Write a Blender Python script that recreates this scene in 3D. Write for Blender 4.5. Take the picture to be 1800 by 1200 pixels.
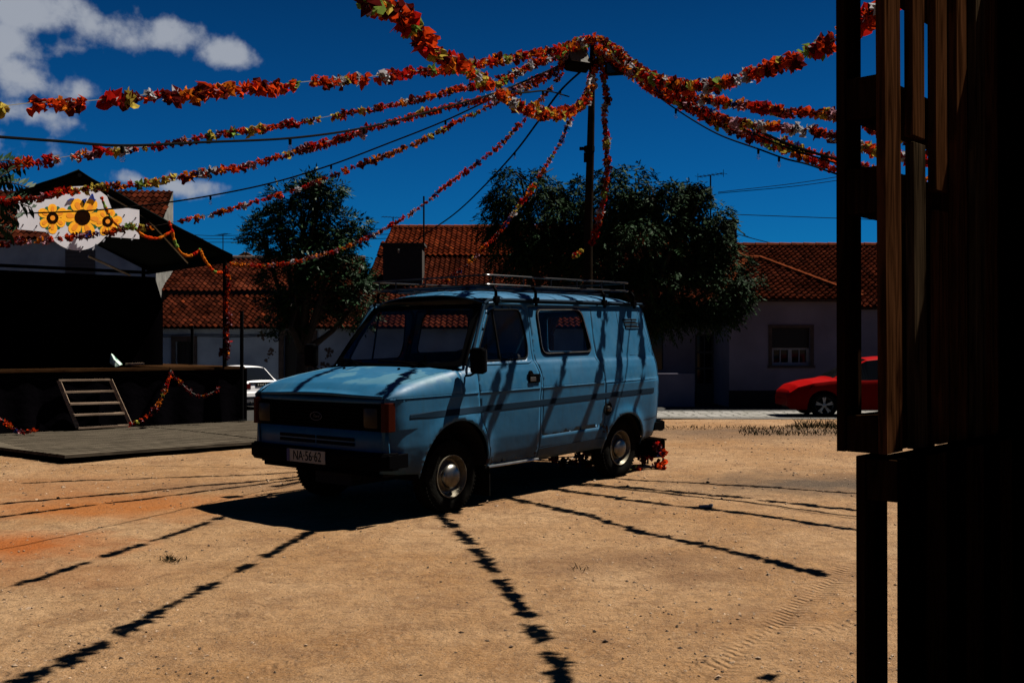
import bpy, bmesh, math, random
import numpy as np
from mathutils import Vector, Matrix, noise
from mathutils.geometry import delaunay_2d_cdt
R = math.radians
random.seed(7)
sc = bpy.context.scene
for o in list(bpy.data.objects): bpy.data.objects.remove(o)

# ------------------------------------------------------------------ camera
FPX = 1750.0; PITCH = math.atan(10/1750.0); CAMZ = 1.47
cam = bpy.data.cameras.new('camera'); cob = bpy.data.objects.new('camera', cam)
sc.collection.objects.link(cob); sc.camera = cob
cam.sensor_width = 36; cam.lens = 36*FPX/1800; cam.clip_end = 5000; cam.clip_start = .05
cob.location = (0, 0, CAMZ); cob.rotation_euler = (R(90)+PITCH, 0, 0)

# ------------------------------------------------------------------ light
SUN_H = Vector((.93, .37, 0)).normalized(); SUN_EL = R(61)
sd = Vector((SUN_H.x*math.cos(SUN_EL), SUN_H.y*math.cos(SUN_EL), math.sin(SUN_EL)))
sl = bpy.data.lights.new('sun', 'SUN'); sl.energy = 5.0; sl.angle = R(.5); sl.color = (1, .93, .82)
so = bpy.data.objects.new('sun', sl); sc.collection.objects.link(so)
so.rotation_euler = (-sd).to_track_quat('-Z', 'Y').to_euler(); so.location = (20, 10, 30)

sc.view_settings.view_transform = 'Standard'; sc.view_settings.look = 'None'
sc.view_settings.gamma = 1; sc.view_settings.exposure = 1.87
sc.cycles.max_bounces = 6; sc.cycles.diffuse_bounces = 1

world = bpy.data.worlds.new('World'); sc.world = world; world.use_nodes = True
nt = world.node_tree; N = nt.nodes; L = nt.links
for n in list(N): N.remove(n)
def nd(t, **kw):
    n = N.new(t)
    for k, v in kw.items(): setattr(n, k, v)
    return n
out = nd('ShaderNodeOutputWorld'); bg = nd('ShaderNodeBackground'); L.new(bg.outputs[0], out.inputs[0])
sky = nd('ShaderNodeTexSky', sky_type='NISHITA'); sky.sun_disc = False
sky.sun_elevation = SUN_EL; sky.sun_rotation = math.atan2(SUN_H.x, SUN_H.y)
sky.air_density = 1.0; sky.dust_density = .3; sky.ozone_density = 4.0
bg.inputs['Strength'].default_value = .05
tint = nd('ShaderNodeMix', data_type='RGBA', blend_type='MULTIPLY'); tint.inputs[0].default_value = 1
L.new(sky.outputs[0], tint.inputs[6]); tint.inputs[7].default_value = (.006, .128, .270, 1)
# deeper blue towards the zenith
geo = nd('ShaderNodeTexCoord')
sepz = nd('ShaderNodeSeparateXYZ'); L.new(geo.outputs['Generated'], sepz.inputs[0])
grd = nd('ShaderNodeMapRange'); L.new(sepz.outputs[2], grd.inputs[0]); grd.inputs[1].default_value = .0; grd.inputs[2].default_value = .36; grd.inputs[3].default_value = 1.35; grd.inputs[4].default_value = .52
tint2 = nd('ShaderNodeMix', data_type='RGBA', blend_type='MULTIPLY'); tint2.inputs[0].default_value = 1
L.new(tint.outputs[2], tint2.inputs[6]); L.new(grd.outputs[0], tint2.inputs[7])
# clouds by direction
def dirv(px, py):
    v = Vector(((px-900)/FPX, 1, 0)); v = Vector((v.x, math.cos(PITCH)-math.sin(PITCH)*(600-py)/FPX, math.sin(PITCH)+math.cos(PITCH)*(600-py)/FPX))
    return v.normalized()
nz = nd('ShaderNodeTexNoise'); nz.inputs['Scale'].default_value = 12; nz.inputs['Detail'].default_value = 9; nz.inputs['Roughness'].default_value = .62
nz2 = nd('ShaderNodeTexNoise'); nz2.inputs['Scale'].default_value = 38; nz2.inputs['Detail'].default_value = 9
L.new(geo.outputs['Generated'], nz.inputs['Vector']); L.new(geo.outputs['Generated'], nz2.inputs['Vector'])
acc = None
def mth(op, a=None, b=None, c=None):
    n = nd('ShaderNodeMath', operation=op)
    for i, v in enumerate((a, b, c)):
        if v is None: continue
        if hasattr(v, 'is_linked') or hasattr(v, 'links'): L.new(v, n.inputs[i])
        else: n.inputs[i].default_value = v
    return n.outputs[0]
# elongated blobs: centre px, half length px, half height px, slope
for (cx_, cy_, a_, b_, ang) in [(40, 20, 140, 60, 12), (170, 45, 150, 42, 8), (290, 62, 90, 40, 5), (392, 92, 60, 26, 8), (10, 75, 90, 60, 0),
        (30, 130, 80, 60, 10), (125, 172, 80, 50, 5), (60, 200, 95, 34, 5), (140, 165, 60, 36, 0), (320, 330, 95, 26, 3), (240, 318, 60, 18, 4), (5, 355, 70, 30, 0), (-150, 150, 200, 150, 0)]:
    c = dirv(cx_, cy_); ex = Vector((c.y, -c.x, 0)).normalized(); ez = ex.cross(c)
    if ez.z < 0: ez = -ez
    e1 = ex*math.cos(R(ang)) - ez*math.sin(R(ang)); e2 = ex*math.sin(R(ang)) + ez*math.cos(R(ang))
    def dot(v):
        n = nd('ShaderNodeVectorMath', operation='DOT_PRODUCT'); L.new(geo.outputs['Generated'], n.inputs[0]); n.inputs[1].default_value = v; return n.outputs['Value']
    u = mth('DIVIDE', mth('SUBTRACT', dot(e1), e1.dot(c)), a_*.86/FPX); w = mth('DIVIDE', mth('SUBTRACT', dot(e2), e2.dot(c)), b_*.80/FPX)
    r = mth('SQRT', mth('ADD', mth('MULTIPLY', u, u), mth('MULTIPLY', w, w)))
    m = mth('SUBTRACT', mth('SUBTRACT', 1.35, r), mth('MULTIPLY', mth('LESS_THAN', dot(c), 0), 20))
    acc = m if acc is None else mth('MAXIMUM', acc, m)
t1 = mth('ADD', acc, mth('MULTIPLY', mth('SUBTRACT', nz.outputs[0], .5), 3.0))
t1 = mth('ADD', t1, mth('MULTIPLY', mth('SUBTRACT', nz2.outputs[0], .5), 2.1))
mr = nd('ShaderNodeMapRange', interpolation_type='SMOOTHSTEP'); L.new(t1, mr.inputs[0]); mr.inputs[1].default_value = .35; mr.inputs[2].default_value = 1.35
mr.inputs[3].default_value = 0; mr.inputs[4].default_value = .95
cmix = nd('ShaderNodeMix', data_type='RGBA'); L.new(mr.outputs[0], cmix.inputs[0]); L.new(tint2.outputs[2], cmix.inputs[6])
cmix.inputs[7].default_value = (1.85, 2.02, 2.35, 1)
L.new(cmix.outputs[2], bg.inputs['Color'])

# ------------------------------------------------------------------ pixel -> world
CP, SP = math.cos(PITCH), math.sin(PITCH)
def W(px, py, Y):
    """point seen at pixel (px,py) at world distance Y in front of the camera"""
    a = (px-900)/FPX; b = (600-py)/FPX
    d = Vector((a, CP-SP*b, SP+CP*b)); k = Y/d.y
    return Vector((a*k, Y, CAMZ+d.z*k))
def smooth(a, b, x):
    t = min(1, max(0, (x-a)/(b-a))); return t*t*(3-2*t)
VX, VY = -1.22, 9.4
def sclamp(v, a, b): return max(a, min(b, v))
def G(x, y):
    """ground height"""
    z = .0137*sclamp(x-VX, -1.2, 3.4) + .0100*sclamp(y-VY, -3, 3.6)
    f = smooth(18, 24, y)
    low = -.17 - .43*smooth(2, -6, x)
    return z*(1-f) + low*f
def Wg(px, py):
    """ground point seen at a pixel"""
    lo, hi = 2.0, 80.0
    for _ in range(50):
        m = (lo+hi)/2; p = W(px, py, m)
        if p.z > G(p.x, p.y): lo = m
        else: hi = m
    return W(px, py, lo)

# ------------------------------------------------------------------ materials
AK = .20   # dark, strongly exposed scene: surfaces kept at the low end of their real range
def mat(name, col, rough=.8, metal=0, spec=.5, var=.0, scale=5, bump=0, bscale=40, col2=None, coat=0, detail=6, emit=None, coords='Object', raw=False):
    AK = .8 if raw else globals()['AK']
    col = tuple(c*AK for c in col); col2 = tuple(c*AK for c in col2) if col2 else None; spec *= .3
    m = bpy.data.materials.new(name); m.use_nodes = True
    n = m.node_tree.nodes; l = m.node_tree.links; b = n['Principled BSDF']
    b.inputs['Base Color'].default_value = (*col, 1); b.inputs['Roughness'].default_value = rough
    b.inputs['Metallic'].default_value = metal; b.inputs['Specular IOR Level'].default_value = spec
    b.inputs['Coat Weight'].default_value = coat
    tc = n.new('ShaderNodeTexCoord')
    if var or col2:
        t = n.new('ShaderNodeTexNoise'); t.inputs['Scale'].default_value = scale; t.inputs['Detail'].default_value = detail
        l.new(tc.outputs[coords], t.inputs['Vector'])
        r = n.new('ShaderNodeMapRange'); l.new(t.outputs[0], r.inputs[0]); r.inputs[1].default_value = .3; r.inputs[2].default_value = .7
        mx = n.new('ShaderNodeMix'); mx.data_type = 'RGBA'; l.new(r.outputs[0], mx.inputs[0])
        c2 = col2 if col2 else tuple(c*(1-var) for c in col)
        mx.inputs[6].default_value = (*c2, 1); mx.inputs[7].default_value = (*[min(1, c*(1+var)) for c in col], 1)
        l.new(mx.outputs[2], b.inputs['Base Color'])
    if bump:
        t2 = n.new('ShaderNodeTexNoise'); t2.inputs['Scale'].default_value = bscale; t2.inputs['Detail'].default_value = 5
        l.new(tc.outputs[coords], t2.inputs['Vector'])
        bp = n.new('ShaderNodeBump'); bp.inputs['Strength'].default_value = bump; bp.inputs['Distance'].default_value = .02
        l.new(t2.outputs[0], bp.inputs['Height']); l.new(bp.outputs[0], b.inputs['Normal'])
    return m
def wood(name, c1, c2, rough=.8, axis='Z', sc_=1.0):
    m = bpy.data.materials.new(name); m.use_nodes = True
    n = m.node_tree.nodes; l = m.node_tree.links; b = n['Principled BSDF']; b.inputs['Roughness'].default_value = rough
    b.inputs['Specular IOR Level'].default_value = 0
    tc = n.new('ShaderNodeTexCoord'); mp = n.new('ShaderNodeMapping'); l.new(tc.outputs['Object'], mp.inputs[0])
    s = [30*sc_]*3; s['XYZ'.index(axis)] = 2*sc_; mp.inputs['Scale'].default_value = s
    t = n.new('ShaderNodeTexNoise'); t.inputs['Scale'].default_value = 1.5; t.inputs['Detail'].default_value = 8; t.inputs['Distortion'].default_value = 1.4
    l.new(mp.outputs[0], t.inputs['Vector'])
    cr = n.new('ShaderNodeValToRGB'); cr.color_ramp.elements[0].position = .3; cr.color_ramp.elements[1].position = .72
    cr.color_ramp.elements[0].color = (*[c*.06 for c in c1], 1); cr.color_ramp.elements[1].color = (*[c*.11 for c in c2], 1)
    l.new(t.outputs[0], cr.inputs[0]); l.new(cr.outputs[0], b.inputs['Base Color'])
    bp = n.new('ShaderNodeBump'); bp.inputs['Strength'].default_value = .35; bp.inputs['Distance'].default_value = .006
    l.new(t.outputs[0], bp.inputs['Height']); l.new(bp.outputs[0], b.inputs['Normal'])
    return m
def glass_mat(name, tcol=(.5, .55, .58), refl=.6):
    m = bpy.data.materials.new(name); m.use_nodes = True
    n = m.node_tree.nodes; l = m.node_tree.links
    for x in list(n): n.remove(x)
    o = n.new('ShaderNodeOutputMaterial'); mx = n.new('ShaderNodeMixShader'); tr = n.new('ShaderNodeBsdfTransparent'); gl = n.new('ShaderNodeBsdfGlossy')
    tr.inputs[0].default_value = (*tcol, 1); gl.inputs['Roughness'].default_value = .03; gl.inputs[0].default_value = (refl, refl, refl, 1)
    lw = n.new('ShaderNodeLayerWeight'); lw.inputs[0].default_value = .5
    pw = n.new('ShaderNodeMath'); pw.operation = 'POWER'; l.new(lw.outputs['Facing'], pw.inputs[0]); pw.inputs[1].default_value = 4
    fr = n.new('ShaderNodeMath'); fr.operation = 'MULTIPLY_ADD'; l.new(pw.outputs[0], fr.inputs[0]); fr.inputs[1].default_value = .8; fr.inputs[2].default_value = .06
    l.new(fr.outputs[0], mx.inputs[0]); l.new(tr.outputs[0], mx.inputs[1]); l.new(gl.outputs[0], mx.inputs[2]); l.new(mx.outputs[0], o.inputs[0])
    return m
def paper_mat(name, col):
    m = bpy.data.materials.new(name); m.use_nodes = True
    n = m.node_tree.nodes; l = m.node_tree.links
    for x in list(n): n.remove(x)
    o = n.new('ShaderNodeOutputMaterial'); mx = n.new('ShaderNodeMixShader'); d = n.new('ShaderNodeBsdfDiffuse'); t = n.new('ShaderNodeBsdfTranslucent')
    tc = n.new('ShaderNodeTexCoord'); nz_ = n.new('ShaderNodeTexNoise'); nz_.inputs['Scale'].default_value = 40; l.new(tc.outputs['Object'], nz_.inputs[0])
    mc = n.new('ShaderNodeMix'); mc.data_type = 'RGBA'; l.new(nz_.outputs[0], mc.inputs[0])
    mc.inputs[6].default_value = (*[c*.14 for c in col], 1); mc.inputs[7].default_value = (*[c*.42 for c in col], 1)
    l.new(mc.outputs[2], d.inputs[0]); l.new(mc.outputs[2], t.inputs[0])
    mx.inputs[0].default_value = .28; l.new(d.outputs[0], mx.inputs[1]); l.new(t.outputs[0], mx.inputs[2]); l.new(mx.outputs[0], o.inputs[0])
    return m
def tile_mat(name, cols):
    cols = [tuple(x*q for x, q in zip(c, (.150, .100, .080))) for c in cols]
    m = bpy.data.materials.new(name); m.use_nodes = True
    n = m.node_tree.nodes; l = m.node_tree.links; b = n['Principled BSDF']; b.inputs['Roughness'].default_value = .85
    b.inputs['Specular IOR Level'].default_value = 0
    at = n.new('ShaderNodeAttribute'); at.attribute_name = 'tint'
    cr = n.new('ShaderNodeValToRGB'); els = cr.color_ramp.elements
    els[0].position = 0; els[0].color = (*cols[0], 1); els[1].position = 1; els[1].color = (*cols[-1], 1)
    for i, c in enumerate(cols[1:-1]):
        e = els.new((i+1)/(len(cols)-1)); e.color = (*c, 1)
    l.new(at.outputs['Fac'], cr.inputs[0])
    tc = n.new('ShaderNodeTexCoord'); t = n.new('ShaderNodeTexNoise'); t.inputs['Scale'].default_value = .9; t.inputs['Detail'].default_value = 8; t.inputs['Roughness'].default_value = .7
    l.new(tc.outputs['Object'], t.inputs[0])
    r = n.new('ShaderNodeMapRange'); l.new(t.outputs[0], r.inputs[0]); r.inputs[1].default_value = .35; r.inputs[2].default_value = .65; r.inputs[3].default_value = .25; r.inputs[4].default_value = 1.05
    mx = n.new('ShaderNodeMix'); mx.data_type = 'RGBA'; mx.blend_type = 'MULTIPLY'; mx.inputs[0].default_value = 1
    l.new(cr.outputs[0], mx.inputs[6]); l.new(r.outputs[0], mx.inputs[7]); l.new(mx.outputs[2], b.inputs['Base Color'])
    return m

M = {}
M['black'] = mat('black', (.004, .004, .005), .8, spec=.1)
M['matteblack'] = mat('matteblack', (.004, .004, .005), .95, spec=0)
M['rubber'] = mat('rubber', (.016, .015, .013), .95, spec=.02, var=.4, scale=12, bump=.3, bscale=60)
M['blackplastic'] = mat('blackplastic', (.006, .006, .007), .5, spec=.01)
M['steel'] = mat('steel', (.9, .88, .82), .35, metal=.9, var=.3, scale=9)
M['darkmetal'] = mat('darkmetal', (.012, .012, .013), .7, spec=.02)
M['rackmetal'] = mat('rackmetal', (.075, .075, .08), .3, metal=.9)
M['chrome'] = mat('chrome', (.5, .47, .42), .35, metal=1, var=.35, scale=7)
M['rim'] = mat('rim', (.42, .37, .27), .45, metal=.6, var=.3, scale=15)
M['glass'] = glass_mat('glass', (.86, .88, .92), .22)
M['darkglass'] = mat('darkglass', (.01, .012, .014), .08, spec=.5)
M['bulbglass'] = glass_mat('bulbglass', (.85, .85, .85), .8)
M['amber'] = mat('amber', (.10, .014, .004), .4, spec=.1)
M['lamp'] = mat('lamp', (.035, .026, .014), .3, spec=.2)
M['plate'] = mat('plate', (.62, .60, .52), .5)
M['blueband'] = mat('blueband', (.02, .04, .3), .5)
M['redpaint'] = mat('redpaint', (.55, .002, .001), .45, coat=0, spec=.08)
M['whitepaint'] = mat('whitepaint', (.50, .49, .50), .35, coat=.1, raw=True)
M['redlens'] = mat('redlens', (.12, .004, .003), .3)
M['interior'] = mat('interior', (.012, .012, .012), .9)
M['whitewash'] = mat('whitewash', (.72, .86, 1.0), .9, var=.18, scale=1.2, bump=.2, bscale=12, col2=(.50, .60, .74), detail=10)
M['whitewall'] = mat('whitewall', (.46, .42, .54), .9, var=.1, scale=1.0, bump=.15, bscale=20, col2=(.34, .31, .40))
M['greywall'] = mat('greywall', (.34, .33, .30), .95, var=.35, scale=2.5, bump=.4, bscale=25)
M['stonetrim'] = mat('stonetrim', (.16, .11, .09), .9, var=.3, scale=6, bump=.4, bscale=30)
M['plinth'] = mat('plinth', (.03, .028, .03), .9)
M['doordark'] = mat('doordark', (.03, .022, .018), .6)
M['whiteframe'] = mat('whiteframe', (.65, .65, .68), .5)
M['shutter'] = mat('shutter', (.12, .12, .14), .6)
M['pole'] = mat('pole', (.03, .022, .016), .9, spec=0, var=.4, scale=8)
M['cable'] = mat('cable', (.01, .01, .01), .9, spec=.05)
M['string'] = mat('string', (.45, .43, .38), .8)
M['tarp'] = mat('tarp', (.002, .010, .009), .7, spec=.03, bump=.5, bscale=3)
M['curtain'] = mat('curtain', (.004, .003, .004), .95, spec=0)
M['board'] = mat('board', (.56, .55, .59), .6, var=.06, scale=3, raw=True)
M['yellow'] = mat('yellow', (.95, .42, .01), .7, var=.12, scale=25, raw=True)
M['petalorange'] = mat('petalorange', (.80, .26, .01), .7, raw=True)
M['brown'] = mat('brown', (.05, .018, .008), .9, spec=0, var=.5, scale=50)
M['leafgreen'] = mat('leafgreen', (.01, .10, .03), .7, raw=True)
M['blueink'] = mat('blueink', (.01, .03, .22), .6, raw=True)
M['greyink'] = mat('greyink', (.25, .25, .28), .7, raw=True)
M['blackink'] = mat('blackink', (.03, .03, .04), .7)
M['yellowtrim'] = mat('yellowtrim', (.55, .26, .03), .8)
M['tile'] = tile_mat('tile', [(.04, .018, .014), (.09, .034, .024), (.13, .046, .03), (.20, .065, .04), (.36, .11, .05)])
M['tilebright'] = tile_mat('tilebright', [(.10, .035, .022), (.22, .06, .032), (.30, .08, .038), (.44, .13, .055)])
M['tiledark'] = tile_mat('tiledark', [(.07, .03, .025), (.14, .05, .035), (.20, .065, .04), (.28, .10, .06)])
M['ridge'] = mat('ridge', (.30, .075, .03), .9, var=.35, scale=8, spec=0)
M['asphalt'] = mat('asphalt', (.20, .185, .165), .9, var=.15, scale=2, bump=.4, bscale=80)
M['darkpave'] = mat('darkpave', (.05, .048, .045), .9, var=.2, scale=3)
M['leaf'] = mat('leaf', (.050, .12, .045), .6, spec=.05, col2=(.018, .035, .018), scale=1.5)
M['leaf2'] = mat('leaf2', (.035, .12, .035), .55, spec=.2, col2=(.012, .04, .014), scale=1.5)
M['bark'] = mat('bark', (.06, .045, .035), .9, var=.4, scale=10, bump=.6, bscale=30)
M['weed'] = mat('weed', (.022, .020, .010), .9, var=.5, scale=20, spec=0)
M['gravel'] = mat('gravel', (.75, .52, .34), .9, var=.4, scale=9, coords='Object')
M['darkgravel'] = mat('darkgravel', (.16, .10, .06), .9, var=.5, scale=9)
M['palletwood'] = wood('palletwood', (.06, .022, .008), (.30, .12, .048))
M['greywood'] = wood('greywood', (.05, .032, .018), (.24, .16, .09))
M['deckwood'] = wood('deckwood', (.16, .14, .11), (.56, .46, .34), axis='X', sc_=.5)
M['stagewood'] = wood('stagewood', (.10, .04, .015), (.22, .11, .05), axis='X')
M['stepwood'] = wood('stepwood', (.9, .6, .42), (1.7, 1.25, .9), axis='X')
M['shadewood'] = wood('shadewood', (.03, .014, .007), (.09, .042, .02))  # pallet wood darkened so its colour carries the shade
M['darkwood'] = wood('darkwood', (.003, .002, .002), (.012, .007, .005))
M['skirt'] = mat('skirt', (.006, .005, .007), .95, spec=0, bump=.6, bscale=8)
M['bag'] = mat('bag', (.55, .68, .60), .4, col2=(.01, .08, .05), scale=9, spec=.5, detail=3, raw=True)
M['poster'] = mat('poster', (.03, .02, .015), .7)
M['rustystrip'] = mat('rustystrip', (.012, .042, .082), .8, spec=.1)
M['rust'] = mat('rust', (.06, .025, .01), .9, var=.6, scale=30)
M['dash'] = mat('dash', (.02, .02, .02), .8)
M['mosslet'] = mat('mosslet', (.14, .10, .07), .9)

def van_paint():
    m = bpy.data.materials.new('vanpaint'); m.use_nodes = True
    n = m.node_tree.nodes; l = m.node_tree.links; b = n['Principled BSDF']
    b.inputs['Roughness'].default_value = .34; b.inputs['Specular IOR Level'].default_value = .13
    b.inputs['Coat Weight'].default_value = 0; b.inputs['Coat Roughness'].default_value = .12
    tc = n.new('ShaderNodeTexCoord')
    def noise_(s, d, rough=.6):
        t = n.new('ShaderNodeTexNoise'); t.inputs['Scale'].default_value = s; t.inputs['Detail'].default_value = d; t.inputs['Roughness'].default_value = rough
        l.new(tc.outputs['Object'], t.inputs[0]); return t
    def rng(x, a, b_, c, d):
        r = n.new('ShaderNodeMapRange'); l.new(x, r.inputs[0])
        for i, v in enumerate((a, b_, c, d)): r.inputs[i+1].default_value = v
        return r.outputs[0]
    def mix(f, a, c, bt='MIX'):
        x = n.new('ShaderNodeMix'); x.data_type = 'RGBA'; x.blend_type = bt
        if hasattr(f, 'links'): l.new(f, x.inputs[0])
        else: x.inputs[0].default_value = f
        for i, v in ((6, a), (7, c)):
            if hasattr(v, 'links'): l.new(v, x.inputs[i])
            else: x.inputs[i].default_value = (*[q*AK for q in v], 1)
        return x.outputs[2]
    c = mix(rng(noise_(1.6, 8, .7).outputs[0], .35, .65, 0, 1), (.018, .172, .36), (.032, .222, .44))
    # chalky faded patches
    c = mix(rng(noise_(5, 10, .75).outputs[0], .55, .72, 0, .35), c, (.13, .34, .46))
    # dust / rain streaks : stretched noise in z
    mp = n.new('ShaderNodeMapping'); l.new(tc.outputs['Object'], mp.inputs[0]); mp.inputs['Scale'].default_value = (22, 22, 1.6)
    st = n.new('ShaderNodeTexNoise'); st.inputs['Scale'].default_value = 1; st.inputs['Detail'].default_value = 6; l.new(mp.outputs[0], st.inputs[0])
    c = mix(rng(st.outputs[0], .52, .75, 0, .35), c, (.035, .12, .19))
    # dirt on the lower body
    sx = n.new('ShaderNodeSeparateXYZ'); l.new(tc.outputs['Object'], sx.inputs[0])
    dn = rng(sx.outputs[2], .34, .75, .75, 0)
    mm = n.new('ShaderNodeMath'); mm.operation = 'MULTIPLY'; l.new(dn, mm.inputs[0]); l.new(rng(noise_(7, 8, .7).outputs[0], .3, .6, .35, 1), mm.inputs[1])
    c = mix(mm.outputs[0], c, (.05, .055, .06))
    # rust freckles low down
    r2 = n.new('ShaderNodeMath'); r2.operation = 'MULTIPLY'; l.new(rng(sx.outputs[2], .34, .62, 1, 0), r2.inputs[0]); l.new(rng(noise_(14, 6).outputs[0], .66, .72, 0, .6), r2.inputs[1])
    c = mix(r2.outputs[0], c, (.09, .035, .012))
    # chalked lacquer on the bonnet with a crisp edge
    hm = n.new('ShaderNodeMath'); hm.operation = 'MULTIPLY'; l.new(rng(sx.outputs[2], 1.15, 1.17, 0, 1), hm.inputs[0]); l.new(rng(sx.outputs[0], -.02, .02, 0, .5), hm.inputs[1])
    hm2 = n.new('ShaderNodeMath'); hm2.operation = 'MULTIPLY'; l.new(hm.outputs[0], hm2.inputs[0]); l.new(rng(noise_(1.5, 5, .55).outputs[0], .50, .515, 0, 1), hm2.inputs[1])
    c = mix(hm2.outputs[0], c, (.17, .40, .50))
    l.new(c, b.inputs['Base Color'])
    l.new(rng(noise_(3, 8, .7).outputs[0], .3, .7, .36, .62), b.inputs['Roughness'])
    bp = n.new('ShaderNodeBump'); bp.inputs['Strength'].default_value = .3; bp.inputs['Distance'].default_value = .02
    l.new(noise_(2.6, 3).outputs[0], bp.inputs['Height']); l.new(bp.outputs[0], b.inputs['Normal'])
    return m
M['van'] = van_paint()

def ground_mat():
    m = bpy.data.materials.new('dirt'); m.use_nodes = True
    n = m.node_tree.nodes; l = m.node_tree.links; b = n['Principled BSDF']; b.inputs['Roughness'].default_value = .95
    b.inputs['Specular IOR Level'].default_value = .1
    tc = n.new('ShaderNodeTexCoord')
    def noise_(s, d=6, rough=.6, dist=0):
        t = n.new('ShaderNodeTexNoise'); t.inputs['Scale'].default_value = s; t.inputs['Detail'].default_value = d; t.inputs['Roughness'].default_value = rough
        t.inputs['Distortion'].default_value = dist
        l.new(tc.outputs['Object'], t.inputs[0]); return t.outputs[0]
    def rng(x, a, b_, c, d):
        r = n.new('ShaderNodeMapRange'); l.new(x, r.inputs[0])
        for i, v in enumerate((a, b_, c, d)): r.inputs[i+1].default_value = v
        return r.outputs[0]
    def math_(op, a, c=None):
        x = n.new('ShaderNodeMath'); x.operation = op
        for i, v in enumerate((a, c)):
            if v is None: continue
            if hasattr(v, 'links'): l.new(v, x.inputs[i])
            else: x.inputs[i].default_value = v
        return x.outputs[0]
    def mix(f, a, c):
        x = n.new('ShaderNodeMix'); x.data_type = 'RGBA'
        if hasattr(f, 'links'): l.new(f, x.inputs[0])
        else: x.inputs[0].default_value = f
        for i, v in ((6, a), (7, c)):
            if hasattr(v, 'links'): l.new(v, x.inputs[i])
            else: x.inputs[i].default_value = (*[q*AK for q in v], 1)
        return x.outputs[2]
    def spot(pt, rx, ry, amount):
        mp = n.new('ShaderNodeMapping'); l.new(tc.outputs['Object'], mp.inputs[0])
        mp.inputs['Location'].default_value = (-pt[0]/rx, -pt[1]/ry, 0); mp.inputs['Scale'].default_value = (1/rx, 1/ry, 0)
        vl = n.new('ShaderNodeVectorMath'); vl.operation = 'LENGTH'; l.new(mp.outputs[0], vl.inputs[0])
        v = math_('ADD', vl.outputs['Value'], math_('MULTIPLY', math_('SUBTRACT', noise_(1.7, 8, .7), .5), 1.6))
        return rng(v, .2, 1.1, amount, 0)
    c = mix(rng(noise_(.45, 10, .72), .40, .60, 0, 1), (.60, .315, .125), (.80, .49, .25))
    c = mix(rng(noise_(2.3, 9, .7, .5), .48, .66, 0, .7), c, (.38, .19, .08))
    c = mix(rng(noise_(14, 8, .75), .46, .66, 0, .6), c, (.25, .13, .06))
    c = mix(rng(noise_(5, 10, .8), .52, .66, 0, .45), c, (.30, .16, .075))
    c = mix(rng(noise_(60, 4, .7), .55, .7, 0, .6), c, (.85, .62, .42))
    c = mix(rng(noise_(85, 3, .7), .56, .66, 0, .75), c, (.12, .06, .03))
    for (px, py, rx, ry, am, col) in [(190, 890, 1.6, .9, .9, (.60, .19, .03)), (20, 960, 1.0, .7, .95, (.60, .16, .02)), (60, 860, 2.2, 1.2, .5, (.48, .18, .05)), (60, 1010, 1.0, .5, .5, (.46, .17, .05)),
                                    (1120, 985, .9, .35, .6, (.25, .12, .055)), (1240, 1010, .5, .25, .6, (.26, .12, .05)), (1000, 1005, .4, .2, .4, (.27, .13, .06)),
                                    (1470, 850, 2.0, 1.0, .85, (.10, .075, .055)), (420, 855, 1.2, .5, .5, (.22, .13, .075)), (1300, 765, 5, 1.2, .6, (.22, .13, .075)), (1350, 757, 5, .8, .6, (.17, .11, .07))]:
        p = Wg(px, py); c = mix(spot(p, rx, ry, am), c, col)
    l.new(c, b.inputs['Base Color'])
    # bumps : gravel grain + tyre tread marks
    h = math_('ADD', math_('MULTIPLY', noise_(45, 6, .7), .5), math_('MULTIPLY', noise_(9, 6, .65), 1.0))
    for (A_, B_, wd_, am_, fr_) in [((1500, 1000), (1230, 1195), .15, .36, 110), ((700, 1110), (1330, 930), .13, .12, 95), ((560, 1040), (1180, 880), .13, .10, 95), ((60, 1130), (560, 960), .12, .1, 120), ((1180, 1190), (1480, 1090), .12, .2, 105)]:
        pa, pb = Wg(*A_), Wg(*B_)
        d = (pb-pa).normalized(); ang = math.atan2(d.y, d.x)
        mp = n.new('ShaderNodeMapping'); mp.vector_type = 'TEXTURE'; l.new(tc.outputs['Object'], mp.inputs[0])
        mp.inputs['Location'].default_value = (pa.x, pa.y, 0); mp.inputs['Rotation'].default_value = (0, 0, ang)
        s2 = n.new('ShaderNodeSeparateXYZ'); l.new(mp.outputs[0], s2.inputs[0])
        wob = math_('ADD', s2.outputs[1], math_('MULTIPLY', math_('SUBTRACT', noise_(.7, 2), .5), .5))
        ay = math_('ABSOLUTE', wob)
        band = rng(math_('ADD', ay, math_('MULTIPLY', noise_(4), .14)), wd_*.7, wd_*1.4, 1, 0)
        wv = math_('SINE', math_('ADD', math_('MULTIPLY', s2.outputs[0], fr_), math_('MULTIPLY', ay, 60)))
        tread = math_('MULTIPLY', math_('MULTIPLY', wv, band), rng(noise_(2.4), .42, .62, 0, am_))
        h = math_('ADD', h, tread); h = math_('SUBTRACT', h, math_('MULTIPLY', band, .25))
    bp = n.new('ShaderNodeBump'); bp.inputs['Strength'].default_value = 1.0; bp.inputs['Distance'].default_value = .045
    l.new(h, bp.inputs['Height']); l.new(bp.outputs[0], b.inputs['Normal'])
    return m
M['dirt'] = ground_mat()

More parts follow.
